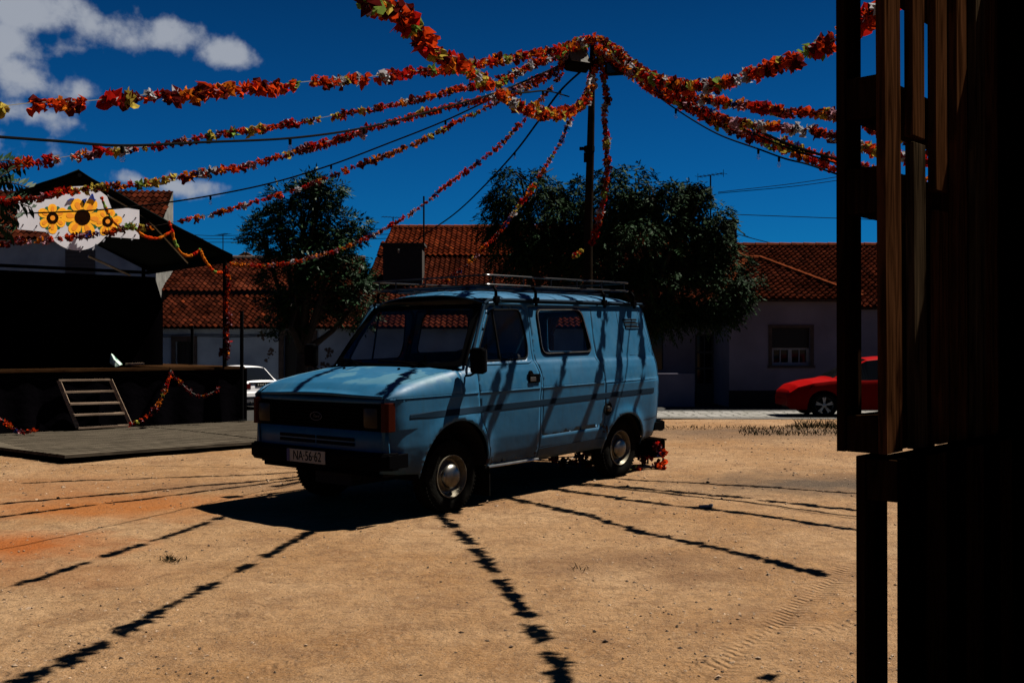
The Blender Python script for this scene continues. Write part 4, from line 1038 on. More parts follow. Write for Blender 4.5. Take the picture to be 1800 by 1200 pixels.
# doors
def handle(parent, s, x, z):
    b = MB(); y = yside(x, z)*s
    b.lathe([(.0, -.004*s), (.055, .004*s), (.062, .006*s), (.066, 0)], (x, y, z-.005), 'Y', 20)
    b.box((x-.03, y+.012*s, z+.01), (.15, .012, .085)); b.lathe([(0, .016*s), (.032, .014*s), (.034, 0)], (x+.03, y, z+.055), 'Y', 14); h = b.build('handle', 'blackplastic', parent, smooth_=True, bevel=.004)
    c = MB(); c.box((x+.01, y+.020*s, z+.002), (.085, .01, .042)); c.build('grip', 'chrome', h, bevel=.008)
for s in (1, -1):
    d = NMB(); d.addp(patch(gap(door), [dwin], .034, S(s), flip=(s > 0), seg=.025)); do = d.done('front_door', 'van', van)
    m_ = do.modifiers.new('solid', 'SOLIDIFY'); m_.thickness = .010; m_.offset = -1; m_.id_data.cycles.shadow_terminator_geometry_offset = .4; m_.id_data.cycles.shadow_terminator_offset = .1
    g_ = MB(); pfn = patch(inset(dwin, -.006), [], .12, S(s, -.012), flip=(s > 0)); g_.add(pfn[0], pfn[1]); g_.build('window', 'glass', do)
    fr = MB(); fr.tube([S(s, -.002)(x, z) for x, z in dwin], .009, 6, close=True); fr.tube([S(s, -.006)(x, z) for x, z in [(-.70, 1.81), (-.695, 1.6), (-.69, 1.33)]], .011, 6); fr.build('window_seal', 'black', do)
    handle(do, s, -1.085, 1.135)
    # belt moulding wedge ahead of handle
    side_line([(-.40, 1.296), (-1.08, 1.296), (-1.12, 1.305), (-1.15, 1.318)], s, .006, 'van', 'belt_crease', do)
    d = NMB(); d.addp(patch(gap(sdoor), [swin], .034, S(s), flip=(s > 0), seg=.025)); so_ = d.done('side_door', 'van', van)
    m_ = so_.modifiers.new('solid', 'SOLIDIFY'); m_.thickness = .010; m_.offset = -1; m_.id_data.cycles.shadow_terminator_geometry_offset = .4; m_.id_data.cycles.shadow_terminator_offset = .1
    g_ = MB(); pfn = patch(inset(swin, -.006), [], .12, S(s, -.010), flip=(s > 0)); g_.add(pfn[0], pfn[1]); g_.build('window', 'glass', so_)
    fr = MB(); fr.tube([S(s, .002)(x, z) for x, z in swin], .015, 8, close=True); fr.build('window_seal', 'black', so_)
    fr = MB(); fr.tube([S(s, .014)(x, z) for x, z in inset(swin, .003)], .0035, 6, close=True); fr.build('window_trim', 'steel', so_)
    # flat rub strip, swage line, shut lines, gutter
    zs_ = lambda x: .893-.010*x
    b = MB(); X_ = np.linspace(.56, -3.26, 80); b.v = [S(s, .004)(x, zs_(x)+dz*(1-.5*smooth(.2, .55, x))) for x in X_ for dz in (-.026, .026)]+[S(s, -.003)(x, zs_(x)+dz) for x in X_ for dz in (-.029, .029)]
    n_ = len(X_); b.f = [(2*i, 2*i+1, 2*i+3, 2*i+2) for i in range(n_-1)]+[(2*i, 2*i+2, 2*n_+2*i+2, 2*n_+2*i) for i in range(n_-1)]+[(2*i+1, 2*i+3, 2*n_+2*i+3, 2*n_+2*i+1) for i in range(n_-1)]
    b.build('rub_strip', 'rustystrip', van)
    side_line([(.70, 1.046), (0, 1.046), (-.30, 1.047)], s, .006, 'van', 'swage_line', van, -.0035)
    side_line([(-.32, 1.047), (-1.19, 1.048)], s, .006, 'van', 'swage_line', do, -.0035)
    side_line([(-1.235, 1.048), (-2.27, 1.052)], s, .006, 'van', 'swage_line', so_, -.0035)
    side_line([(-2.31, 1.052), (-3.40, 1.056)], s, .006, 'van', 'swage_line', van, -.0035)
    b = MB(); b.tube([(-.585-.0, s*.80, 1.865), (-.64, s*.806, 1.898), (-.75, s*.806, 1.905), (-2, s*.806, 1.905), (-3.30, s*.800, 1.90), (-3.34, s*.79, 1.88)], .016, 8); b.tube([(-.585, s*.80, 1.862), (-.44, s*.845, 1.62), (-.30, s*.902, 1.40), (-.215, s*.94, 1.28)], .013, 8); b.build('rain_gutter', 'rustystrip', van, smooth_=True)
    for pts in ([(-2.345, .57), (-2.295, .57), (-1.25, .562)][:0] or [(-1.23, .45), (-2.335, .467)], [(-.31, 1.262), (-.315, 1.25)], [(-3.215, 1.85), (-3.345, 1.40), (-3.435, 1.22), (-3.425, .82), (-3.44, .60)], [(-2.29, 1.165), (-2.20, 1.335)], [(-3.06, .60), (-3.42, .62)]):
        side_line(pts, s, .0035, 'rustystrip', 'panel_seam', van, -.002)
    # raised cargo panels
    side_line([(-2.30, 1.83), (-2.262, 1.60), (-2.25, 1.37)], s, .003, 'rustystrip', 'panel_seam', van, -.001)
    side_line([(-2.77, 1.83), (-2.76, 1.60), (-2.745, 1.36)], s, .004, 'rustystrip', 'panel_seam', van, -.001)
    q_ = rpoly([(-3.01, 1.86), (-3.19, 1.855), (-3.315, 1.34), (-2.86, 1.335)], .03); b = MB(); b.tube([S(s, -.001)(x, z) for x, z in q_[8:20]+q_[:0]], .005, 6); b.build('pressed_edge', 'van', van, smooth_=True)
    # vents
    b = MB()
    for k, z in enumerate((1.722, 1.682, 1.642)):
        xo = -.012*k; b.tube([S(s, .002)(-2.868+xo, z), S(s, .004)(-3.0+xo, z), S(s, .002)(-3.135+xo, z)], .011, 8)
    b.build('air_vent', 'black', van, smooth_=True)
    b = MB()
    for k, z in enumerate((1.708, 1.668, 1.628)):
        xo = -.012*k; b.tube([S(s, .004)(-2.872+xo, z), S(s, .006)(-3.0+xo, z), S(s, .004)(-3.13+xo, z)], .006, 8)
    b.build('vent_lip', 'van', van, smooth_=True)
    if s > 0:
        b = MB(); y = yside(-2.35, .79); b.lathe([(.0, .002), (.066, .004), (.072, .006), (.076, 0)], (-2.355, y, .775), 'Y', 20); fc = b.build('fuel_cap', 'black', van, smooth_=True)
        b = MB(); b.lathe([(0, .03), (.026, .028), (.03, .018), (.032, 0)], (-2.355, y+.004, .770), 'Y', 16); b.box((-2.355, y+.035, .77), (.012, .01, .045)); b.build('lock', 'chrome', fc, smooth_=True)
        # rust holes
        rr = random.Random(8)
        for (x, z, n_, sx_, sz_) in [(-2.325, .56, 14, .015, .02), (-.50, .40, 26, .035, .03), (-1.19, .40, 8, .01, .03)]:
            b = MB()
            for i in range(n_):
                cx_, cz_ = x+rr.gauss(0, sx_), z+rr.gauss(0, sz_)
                if cz_ < .345: continue
                r_ = .004+.012*rr.random(); k = [S(1, .0012+.0004*rr.random())(cx_+math.cos(a)*r_*(.6+.6*rr.random()), cz_+math.sin(a)*r_*(.6+.6*rr.random())) for a in [j*.9 for j in range(7)]]; b.add(k, [tuple(range(7))])
            b.build('rust_patch', 'rust', van)
# sill strip
b = MB(); b.tube([(-.48, .915, .352), (-1.2, .925, .352)], .012, 6); b.build('sill_edge', 'steel', van)
# windscreen
def ws_fn(y, t):
    a = (y/.92); xb = -.045-.17*a*a; zb_ = 1.270+.03*a*a; yy = y; xt = -.580-.045*a*a; zt_ = 1.872-.012*a*a
    return (xb+(xt-xb)*t+.02*math.sin(math.pi*t), y*(1-t*.155), zb_+(zt_-zb_)*t)
wso = rpoly([(-.90, -.0), (.90, -.0), (.885, 1.0), (-.885, 1.0)], [.06]*4)
wsi = rpoly([(-.835, .07), (.835, .07), (.80, .93), (-.80, .93)], [.09]*4)
b = NMB(); b.addp(patch(wso, [wsi], .07, ws_fn)); wf_ = b.done('windscreen_surround', 'blackplastic', van)
b = MB(); q = patch(wsi, [], .12, lambda y, t: ws_fn(y, t)); b.add(q[0], q[1]); b.build('windscreen', 'glass', wf_)
# blue A pillar faces
for s in (1, -1):
    b = MB(); A_ = [Vector(ws_fn(s*.895, t)) for t in np.linspace(0, 1, 9)]; B_ = [Vector((x, s*yside(x, z), z)) for x, z in [(-.205, 1.30), (-.255, 1.365), (-.30, 1.43), (-.355, 1.51), (-.405, 1.59), (-.455, 1.67), (-.50, 1.74), (-.55, 1.82), (-.60, 1.875)]]
    if s > 0: b.add(A_+B_, [(i, i+1, 9+i+1, 9+i) for i in range(8)][::1])
    else: b.add(A_+B_, [(i+1, i, 9+i, 9+i+1) for i in range(8)])
    b.build('pillar', 'van', van, smooth_=True)
    b = MB(); b.tube([a_+Vector((.004, s*.004, 0)) for a_ in A_], .014, 6); b.build('pillar_seal', 'blackplastic', van)
# wipers
for (y0, y1) in ((.52, -.12), (-.28, -.86)):
    b = MB(); p0 = Vector(ws_fn(y0, -.02))+Vector((.03, 0, 0)); p1 = Vector(ws_fn((y0+y1)/2, .10))+Vector((.035, 0, .0)); b.tube([p0, p1], [.012, .006], 6); b.tube([Vector(ws_fn(y0-.02, .055))+Vector((.028, 0, 0)), p1, Vector(ws_fn(y1, .115))+Vector((.028, 0, 0))], .008, 5); b.lathe([(0, .03), (.022, .026), (.024, 0)], p0-Vector((0, 0, .01)), 'Z', 10); b.build('wiper', 'blackplastic', van)
# rear glass
for s, w in zip((1, -1), rwin):
    b = MB(); q = patch(w, [], .2, lambda y, z: (rear_fn(y, z)[0]+.008, y, z)); b.add(q[0], q[1]); b.build('rear_window', 'glass', van)
    b = MB(); b.box((xr(.8)-.012, s*.79, .82), (.03, .1, .26)); b.build('tail_light', 'redlens', van, bevel=.01)
b = MB(); b.tube([(xr(z)-.056, 0, z) for z in (.42, .7, 1.0, 1.3, 1.6, 1.84)], .004, 5); b.build('panel_seam', 'black', van)
# grille and lights
gx = .775
b = MB(); b.box((.735, 0, .885), (.06, 1.72, .245)); gb = b.build('grille', 'matteblack', van, bevel=.008)
b = MB()
for k in range(7): b.box((.768, 0, .785+.033*k), (.012, 1.12, .010))
for k in range(-6, 7, 2): b.box((.764, k*.085, .885), (.008, .008, .22))
b.build('grille_slat', 'blackplastic', gb)
b = MB(); b.tube([(.783, .078*math.cos(a), .872+.036*math.sin(a)) for a in np.linspace(0, 2*math.pi, 24, endpoint=False)], .0045, 6, close=True); eb = b.build('emblem', 'shutter', gb); 
b = MB(); b.add([(.779, .076*math.cos(a), .872+.035*math.sin(a)) for a in np.linspace(0, 2*math.pi, 24, endpoint=False)], [tuple(range(24))]); b.build('emblem_plate', 'matteblack', eb)
text_mesh('Ford', .045, 'emblem_script', 'shutter', eb, (.783, 0, .872), (R(90), 0, R(90)), shear=.4)
for s in (1, -1):
    b = MB(); b.box((.765, s*.735, .882), (.05, .215, .195)); hl = b.build('headlight', 'blackplastic', van, bevel=.006)
    b = NMB(); b.addp(patch(rpoly([(-.085, -.082), (.085, -.082), (.085, .082), (-.085, .082)], .02), [], .02, lambda u, v, s=s: (.795+.014*(1-(u/.1)**2)*(1-(v/.1)**2), s*.735+u, .882+v))); b.done('lens', 'lamp', hl)
    b = MB(); 
    prof = [(s*.865, .790), (s*.905, .784), (s*.926, .762), (s*.940, .70)]
    vs = [(x, y, .772) for y, x in prof]+[(x-.004, y, 1.012) for y, x in prof]+[(x-.04, y*.95, .772) for y, x in prof]+[(x-.04, y*.95, 1.012) for y, x in prof]
    fs = [(i, i+1, 4+i+1, 4+i) for i in range(3)]+[(4+i, 4+i+1, 12+i+1, 12+i) for i in range(3)]+[(i+1, i, 8+i, 8+i+1) for i in range(3)]+[(8+i+1, 8+i, 12+i, 12+i+1) for i in range(3)]+[(0, 4, 12, 8), (3, 11, 15, 7)]
    b.add([(v[0]+.012, v[1]*1.004, v[2]) for v in vs], fs); b.build('indicator', 'amber', van, bevel=.004)
b = MB()
for k in range(2):
    for s in (1, -1): b.box((.788, s*.262, .69-.042*k), (.008, .50, .028))
b.build('lower_grille', 'black', van)
# bumper
def bumper(name, x, z, w, h, dirn, m='blackplastic'):
    b = MB(); n_ = 17; prof = [(-.5, -.5), (.3, -.5), (.5, -.3), (.5, .3), (.3, .5), (-.5, .5)]; rings = []
    for i in range(n_):
        t = -1+2*i/(n_-1); y = t*w; xx = x-dirn*.10*max(0, (abs(t)-.8)/.2)**2-dirn*.015*t*t; rings.append([(xx+dirn*.07*p[0]*1.3, y, z+h*p[1]) for p in prof])
    vs = [v for r_ in rings for v in r_]; k = 6
    fs = [(i*k+j, (i+1)*k+j, (i+1)*k+(j+1) % k, i*k+(j+1) % k) for i in range(n_-1) for j in range(k)]+[tuple(range(k)), tuple(range((n_-1)*k+k-1, (n_-1)*k-1, -1))]
    b.add(vs, fs); 
    for s in (1, -1): b.box((x-dirn*.16, s*(w*.985), z), (.22, .03, h*.8))
    return b.build(name, m, van, bevel=.006)
bumper('bumper', .845, .525, .955, .145, 1); bumper('rear_bumper', -3.64, .50, .90, .12, -1)
b = MB(); b.box((.74, 0, .42), (.05, 1.6, .07)); b.build('valance', 'matteblack', van, bevel=.01)
b = MB(); b.box((.902, 0, .528), (.008, .53, .112)); pl = b.build('licence_plate', 'plate', van, bevel=.002)
b = MB(); b.box((.9065, -.242, .528), (.003, .04, .106)); b.build('country_band', 'blueband', pl)
text_mesh('NA\u00b756\u00b762', .118, 'plate_lettering', 'black', pl, (.9075, .022, .5275), (R(90), 0, R(90)), sx=.84)
# wheels
def wheel(x, s, front):
    b = MB(); W_ = s
    yo = .905 if front else .885
    tprof = [(.185, -.185), (.27, -.19), (.315, -.17), (.325, -.13), (.325, -.05), (.314, -.012), (.29, .0), (.25, .004), (.20, -.004), (.188, -.014)]
    b.lathe([(r_, a*s) for r_, a in tprof], (x, yo*s, .32), 'Y', 40)
    for k in range(56):
        a = 2*math.pi*k/56
        for q_ in (-.035, -.145): b.box((x+.318*math.cos(a), (yo+q_)*s, .32+.318*math.sin(a)), (.014, .055, .018), rot=Matrix.Rotation(-a, 3, 'Y'))
    ty = b.build('wheel', 'rubber', van, smooth_=True)
    b = MB(); b.lathe([(r_, a*s) for r_, a in [(.193, -.004), (.190, .004), (.184, .004), (.178, -.008), (.165, -.03), (.155, -.055), (.14, -.062), (.125, -.05), (.11, -.03), (.10, -.02), (.0, -.02)]], (x, yo*s, .32), 'Y', 40); b.build('rim', 'rim', ty, smooth_=True)
    b = MB(); b.lathe([(r_, a*s) for r_, a in [(.108, -.03), (.108, -.012), (.098, .008), (.07, .024), (.035, .032), (0, .034)]], (x, yo*s, .32), 'Y', 32); b.build('hubcap', 'chrome', ty, smooth_=True)
for x, f_ in ((0, True), (-2.69, False)):
    for s in (1, -1): wheel(x, s, f_)
for s in (1, -1):
    b = MB(); b.box((-.50, s*.80, .22), (.015, .22, .28)); b.build('mud_flap', 'rubber', van)
# mirrors
for s in (1, -1):
    b = MB()
    if s > 0:
        b.box((-.17, 1.085, 1.34), (.07, .165, .235)); mo = b.build('mirror', 'blackplastic', van, bevel=.03); b = MB(); b.tube([(-.15, .945, 1.205), (-.155, 1.0, 1.21), (-.165, 1.05, 1.235)], .011, 7); b.build('mirror_arm', 'blackplastic', mo); b = MB(); b.box((-.208, 1.085, 1.34), (.004, .14, .20)); b.build('mirror_glass', 'chrome', mo)
    else:
        b.box((-.02, -1.07, 1.39), (.07, .165, .235)); mo = b.build('mirror', 'blackplastic', van, bevel=.03); b = MB(); b.tube([(-.15, -.945, 1.225), (-.09, -1.0, 1.23), (-.03, -1.05, 1.28)], .011, 7); b.build('mirror_arm', 'blackplastic', mo); b = MB(); b.box((-.058, -1.07, 1.39), (.004, .14, .20)); b.build('mirror_glass', 'chrome', mo)
# interior
b = MB()
for y in (.48, -.05, -.52):
    b.box((-.85, y, .78), (.5, .46, .16)); b.box((-1.12, y, 1.10), (.14, .46, .58), rot=Matrix.Rotation(-.15, 3, 'Y'))
b.build('seat', 'interior', van, bevel=.03)
b = MB(); b.box((-.28, 0, 1.10), (.34, 1.62, .28)); b.box((-.34, .44, 1.27), (.18, .42, .10)); b.build('dashboard', 'dash', van, bevel=.04)
b = MB(); cen_ = Vector((-.55, .46, 1.27)); ax = Vector((.75, 0, .66)); u_ = Vector((0, 1, 0)); v_ = ax.cross(u_).normalized()
b.tube([cen_+u_*.21*math.cos(a)+v_*.21*math.sin(a) for a in np.linspace(0, 2*math.pi, 32, endpoint=False)], .013, 8, close=True); b.tube([cen_-u_*.2, cen_-ax*.03+Vector((0, 0, 0)), cen_+u_*.2], .014, 6); b.tube([cen_, cen_+ax*.0+Vector((.2, 0, -.18))], .025, 8); b.build('steering_wheel', 'dash', van, smooth_=True)
b = MB(); b.box((-2.2, 0, .75), (2.0, 1.5, .5)); b.build('cargo_box', 'interior', van)
b = MB(); b.box((-1.9, 0, 1.915), (2.6, 1.5, .01)); b.build('headliner', 'interior', van)
b = MB(); b.box((-1.245, .12, 1.40), (.04, .20, 1.0)); b.build('partition_post', 'interior', van)
# roof rack
def rack():
    zl, zu = 2.045, 2.135; x0, x1 = -.60, -3.05; w = .80
    r = MB()
    def rect(z, r_, rad=.07):
        p = rpoly([(x0, -w), (x0, w), (x1, w), (x1, -w)], rad, 4); r.tube([(x, y, z) for x, y in p], r_, 7, close=True)
    rect(zl, .010); rect(zu, .009)
    for x in np.linspace(x0-.12, x1+.12, 6):
        for s in (1, -1): r.tube([(x, s*w, zl), (x, s*w, zu)], .007, 5)
    for y in (-.42, 0, .42):
        for x in (x0, x1): r.tube([(x, y, zl), (x, y, zu)], .007, 5)
    root_ = r.build('roof_rack', 'rackmetal', van, smooth_=True)
    c = MB()
    for x in np.linspace(x0-.1, x1+.1, 9): c.tube([(x, -w, zl-.012), (x, w, zl-.012)], .010, 6)
    for y in (-.5, -.17, .17, .5): c.tube([(x0, y, zl-.03), (x1, y, zl-.03)], .008, 6)
    c.build('crossbar', 'rackmetal', root_, smooth_=True)
    for x in (-.72, -1.32, -2.50, -3.08):
        for s in (1, -1):
            l_ = MB(); l_.tube([(x, s*.74, zl), (x, s*.80, zl-.02), (x, s*.825, 1.99), (x, s*.825, 1.92)], [.012, .014, .016, .018], 7); l_.box((x, s*.832, 1.905), (.065, .035, .06)); l_.box((x-.005, s*.828, 1.868), (.03, .02, .04)); l_.build('foot', 'blackplastic', root_, bevel=.004)
rack()

# ================================================================== STAGE
SO = Vector((-7.98, 15.5, 0)); SD = Vector((.756, .654, 0)).normalized(); SN = Vector((-SD.y, SD.x, 0)); SRZ = math.atan2(SD.y, SD.x)
def ST(s, b, z): return SO+SD*s+SN*b+Vector((0, 0, z))
def onst(px, py, b=0.0):
    d = W(px, py, 1.0)-Vector((0, 0, CAMZ)); o = SO+SN*b; k = (o.x*SN.x+o.y*SN.y)/(d.x*SN.x+d.y*SN.y); return Vector((0, 0, CAMZ))+d*k
def sroot(name, s, b, z, label, cat, group=None): return empty(name, ST(s, b, z), SRZ, label, cat, group)
def loc(root, p): return Matrix.Rotation(-SRZ, 3, 'Z') @ (Vector(p)-root.location)
def mk(root, name, m, fn, **k):
    b = MB(); fn(b); R_ = Matrix.Rotation(-SRZ, 3, 'Z'); b.v = [tuple(R_ @ (Vector(v)-root.location)) for v in b.v]; return b.build(name, m, root if not k.get('sub') else k['sub'], **{a: c for a, c in k.items() if a != 'sub'})
RZ = Matrix.Rotation(SRZ, 3, 'Z')
stage = sroot('stage', 0, 0, 0, 'raised wooden stage with black skirted front at the left edge', 'stage')
DECK = 1.12
def f(b):
    for k in range(18): b.box(ST(-.5, .12+k*.245, DECK-.02), (9.2, .235, .04), rot=RZ)
mk(stage, 'deck', 'stagewood', f)
def f(b):
    n_ = 120
    for i in range(n_+1):
        s = -5.1+9.22*i/n_; w_ = .02*math.sin(i*.9)+.015*noise.noise(Vector((i*.3, 0, 0)))
        for z, a in ((DECK-.05, .2), (.75, .6), (.4, 1), (.02, 1.3)): b.v.append(tuple(ST(s, .02-w_*a, z)))
    b.f += [(i*4+k, (i+1)*4+k, (i+1)*4+k+1, i*4+k+1) for i in range(n_) for k in range(3)]
mk(stage, 'skirt', 'skirt', f, smooth_=True)
mk(stage, 'skirt', 'skirt', lambda b: b.box(ST(4.13, 2.1, .55), (.03, 4.2, 1.08), rot=RZ))
def f(b):
    for s in (-3, -1, 1, 3, 4.05):
        b.box(ST(s, .2, .54), (.09, .09, 1.08), rot=RZ)
mk(stage, 'leg', 'darkwood', f)
mk(stage, 'edge_trim', 'stagewood', lambda b: b.box(ST(-.5, -.012, DECK-.035), (9.2, .02, .035), rot=RZ), bevel=.003)

# backdrop curtain
bd = sroot('stage_backdrop', 0, 2.5, DECK, 'tall black backdrop cloth standing on the stage', 'backdrop')
pR = onst(286, 640, 2.3); sR = (pR-SO).dot(SD)
def f(b):
    n_ = 90
    for i in range(n_+1):
        s = -5+ (sR+5)*i/n_; w_ = .03*math.sin(i*.8)+.04*noise.noise(Vector((i*.2, 3, 0)))
        zt_ = Z_at(482, 19.5)+.0
        zt2 = onst(250, 486, 2.3).z
        zz = zt2+.0
        for z, a in ((DECK, 0), (DECK+.6, .0), (DECK+1.2, 0), (zz, -.16 if i > n_-8 else 0)):
            b.v.append(tuple(ST(s+(a if z > 1.2 else 0)*( (i-(n_-8))/8 if i > n_-8 else 0), 2.3-w_, z)))
    b.f += [(i*4+k, (i+1)*4+k, (i+1)*4+k+1, i*4+k+1) for i in range(n_) for k in range(3)]
mk(bd, 'cloth', 'curtain', f, smooth_=True)
mk(bd, 'frame', 'darkmetal', lambda b: [b.tube([ST(s, 2.4, DECK), ST(s, 2.4, onst(250, 486, 2.3).z)], .03, 7) for s in (-3, -.5, sR-.3)])

# canopy
cp = sroot('stage_canopy', 1.2, 0, DECK, 'dark green gabled canopy roof over the stage', 'canopy')
PK = onst(140, 299); RT = onst(409, 447); LT = ST((PK-SO).dot(SD)-((RT-PK).dot(SD)), 0, RT.z)
BK = SN*4.1
def roofside(b, A, B_):
    n_, m_ = 14, 10; top = []
    for i in range(n_+1):
        for j in range(m_+1):
            u, v = i/n_, j/m_; p = A.lerp(B_, u)+BK*v-Vector((0, 0, .10*math.sin(math.pi*u)*(.4+.6*math.sin(math.pi*v))+.02*noise.noise(Vector((u*6, v*6, 0))))); b.v.append(tuple(p))
    return [(i*(m_+1)+j, (i+1)*(m_+1)+j, (i+1)*(m_+1)+j+1, i*(m_+1)+j+1) for i in range(n_) for j in range(m_)]
for A, B_ in ((PK, RT), (PK, LT)):
    b = MB(); b.f = roofside(b, A, B_); e_ = [tuple(loc(cp, v)) for v in b.v]; b.v = e_; o = b.build('roof_sheet', 'tarp', cp, smooth_=True); sm = o.modifiers.new('solid', 'SOLIDIFY'); sm.thickness = .02
    mk(cp, 'valance', 'tarp', lambda b, B_=B_: b.add([B_, B_+BK, B_+BK-Vector((0, 0, .14)), B_-Vector((0, 0, .14))], [(0, 1, 2, 3)]))
def f(b):
    for A, B_ in ((PK, RT), (PK, LT)):
        for k in (0, 4): b.tube([A+SN*(.05+k*.98)-Vector((0, 0, .06)), B_+SN*(.05+k*.98)-Vector((0, 0, .06))], .035, 7)
    b.tube([PK-Vector((0, 0, .08)), PK+BK-Vector((0, 0, .08))], .035, 7)
    b.tube([LT+BK-Vector((0, 0, .1)), RT+BK-Vector((0, 0, .1))], .035, 7)
mk(cp, 'frame', 'darkmetal', f)
mk(cp, 'brace', 'steel', lambda b: (b.tube([onst(188, 343, .02), onst(240, 372, .35), onst(262, 388, .5), onst(330, 462, 1.2)], .018, 6), b.tube([onst(155, 450, 2.2), onst(229, 484, 2.2)], .022, 6)))
for k, (px, b0) in enumerate([(398, 0.06), (398, 4.0)]):
    s_ = (RT-SO).dot(SD)-.12
    mk(cp, 'post', 'darkmetal', lambda b, s_=s_, b0=b0: b.tube([ST(s_, b0, DECK), ST(s_, b0, RT.z)], .04, 8))
for b0 in (.06, 4.0): mk(cp, 'post', 'darkmetal', lambda b, b0=b0: b.tube([ST((LT-SO).dot(SD)+.1, b0, DECK), ST((LT-SO).dot(SD)+.1, b0, LT.z)], .04, 8))

# sunflower sign
sg = sroot('painted_sign', 0, -.1, onst(140, 440, -.1).z, 'white painted board with three yellow sunflowers hanging on the canopy gable', 'sign')
SB = -.10
circ = [(137+60*math.cos(R(a)), 380+60*math.sin(R(a))) for a in range(150, 30, -6)]
poly = [(31, 350), (31, 403), (85, 408)]+circ[1:]+[(189, 416), (245, 420), (245, 369), (225, 366), (196, 366), (188, 345), (172, 333), (150, 327), (128, 328), (108, 336), (92, 350), (60, 351)]
mk(sg, 'board', 'board', lambda b: b.prism(poly, lambda x, y: onst(x, y, SB), lambda x, y: onst(x, y, SB)+SN*.03))
def ell(b, cx_, cy_, a, ln, w_, off, base=.0, n=12):
    """petal: pointed ellipse starting at radius base from centre"""
    ca, sa = math.cos(a), math.sin(a); pts = []
    for k in range(n):
        t = 2*math.pi*k/n; u = base+ln*(.5-.5*math.cos(t)); v = w_*math.sin(t)*(1-.25*math.cos(t)); pts.append((cx_+u*ca-v*sa, cy_+u*sa+v*ca))
    b.prism(pts, lambda x, y: onst(x, y, SB)-SN*off*.22, lambda x, y: onst(x, y, SB)-SN*(off-.003)*.22)
for (cx_, cy_, rd, ro_, n_, ph) in [(92.4, 383.3, 10.4, 26, 6, .5), (145, 382, 14, 36, 6, .1), (189.3, 389.3, 9.6, 24, 6, .9)]:
    r_ = empty('sunflower'); r_.parent = sg; bb = []
    P_ = mk(sg, 'sunflower', 'yellow', lambda b: [ell(b, cx_, cy_, ph+2*math.pi*k/n_+.0, ro_-rd*.5+(2 if k % 2 else -1), ro_*.30, .009+.0006*k, rd*.5) for k in range(n_)])
    bpy.data.objects.remove(r_)
    mk(sg, 'petal_streak', 'petalorange', lambda b: [ell(b, cx_, cy_, ph+2*math.pi*k/n_+.03, (ro_-rd)*.72, ro_*.12, .016+.0003*k, rd*.95) for k in range(n_)], sub=P_)
    mk(sg, 'leaf', 'leafgreen', lambda b: [ell(b, cx_, cy_, ph+2*math.pi*(k+.5)/n_, ro_*.42, ro_*.15, .006, rd*1.15) for k in range(n_)], sub=P_)
    def cc(b, r, o_): b.prism([(cx_+r*math.cos(a), cy_+r*math.sin(a)) for a in np.linspace(0, 2*math.pi, 24, endpoint=False)], lambda x, y: onst(x, y, SB)-SN*o_*.22, lambda x, y: onst(x, y, SB)-SN*(o_-.004)*.22)
    mk(sg, 'seed_head', 'brown', lambda b: cc(b, rd, .02), sub=P_); mk(sg, 'seed_centre', 'petalorange' if rd < 12 else 'brown', lambda b: cc(b, rd*.42, .024), sub=P_)
rr = random.Random(12)
marks = [(37, 372, -70), (58, 362, -60), (39, 397, -60), (63, 399, -60), (86, 402, -60), (102, 411, -60), (122, 430, -60), (144, 436, -60), (167, 432, -60), (186, 418, -65), (217, 380, -70), (237, 385, -70), (238, 396, -70), (217, 412, -65), (236, 415, -65), (205, 368, 0)][:15]
def f(b):
    for (x, y, a) in marks: 
        aa = R(a); ell(b, x, y, -aa+math.pi-2.1+.0, 8, 1.5, .005, 1.2, 8)
mk(sg, 'feather_mark', 'greyink', f)
def f(b):
    for (x, y, a) in marks: b.prism([(x+1.5+1.3*math.cos(t), y-2+1.3*math.sin(t)) for t in np.linspace(0, 6.28, 9)[:-1]], lambda x, y: onst(x, y, SB)-SN*.006, lambda x, y: onst(x, y, SB)-SN*.003)
mk(sg, 'feather_mark', 'blackink', f)
def f(b):
    for pts in ([(119, 353), (124, 350), (130, 350)], [(147, 350), (149, 357)], [(145, 352), (152, 350)], [(157, 349), (162, 341)], [(162, 341), (166, 354)], [(158, 348), (168, 352)]):
        for i in range(len(pts)-1): b.bar(onst(*pts[i], SB)-SN*.008, onst(*pts[i+1], SB)-SN*.008, .018, .018, up=SN)
mk(sg, 'lettering', 'blueink', f)

# steps
stp = sroot('wooden_steps', 1.2, -.3, .12, 'pale open wooden steps leaning against the dark stage front', 'steps')
for (a, c) in (((103, 668), (137, 752)), ((194, 667), (230, 747))): mk(stp, 'stringer', 'stepwood', lambda b: b.bar(onst(*a, -.06), onst(*c, -.22), .028, .06))
for k, (a, c, dp) in enumerate([((103, 668.5), (193, 667), .05), ((112, 689), (200, 687), .05), ((121, 709.5), (208, 707.5), .16), ((128, 729), (216, 726), .18), ((137, 752), (229, 747), .06)]):
    t = k/4; mk(stp, 'tread', 'stepwood', lambda b: b.bar(onst(*a, -.06-.16*t), onst(*c, -.06-.16*t), dp, .03))
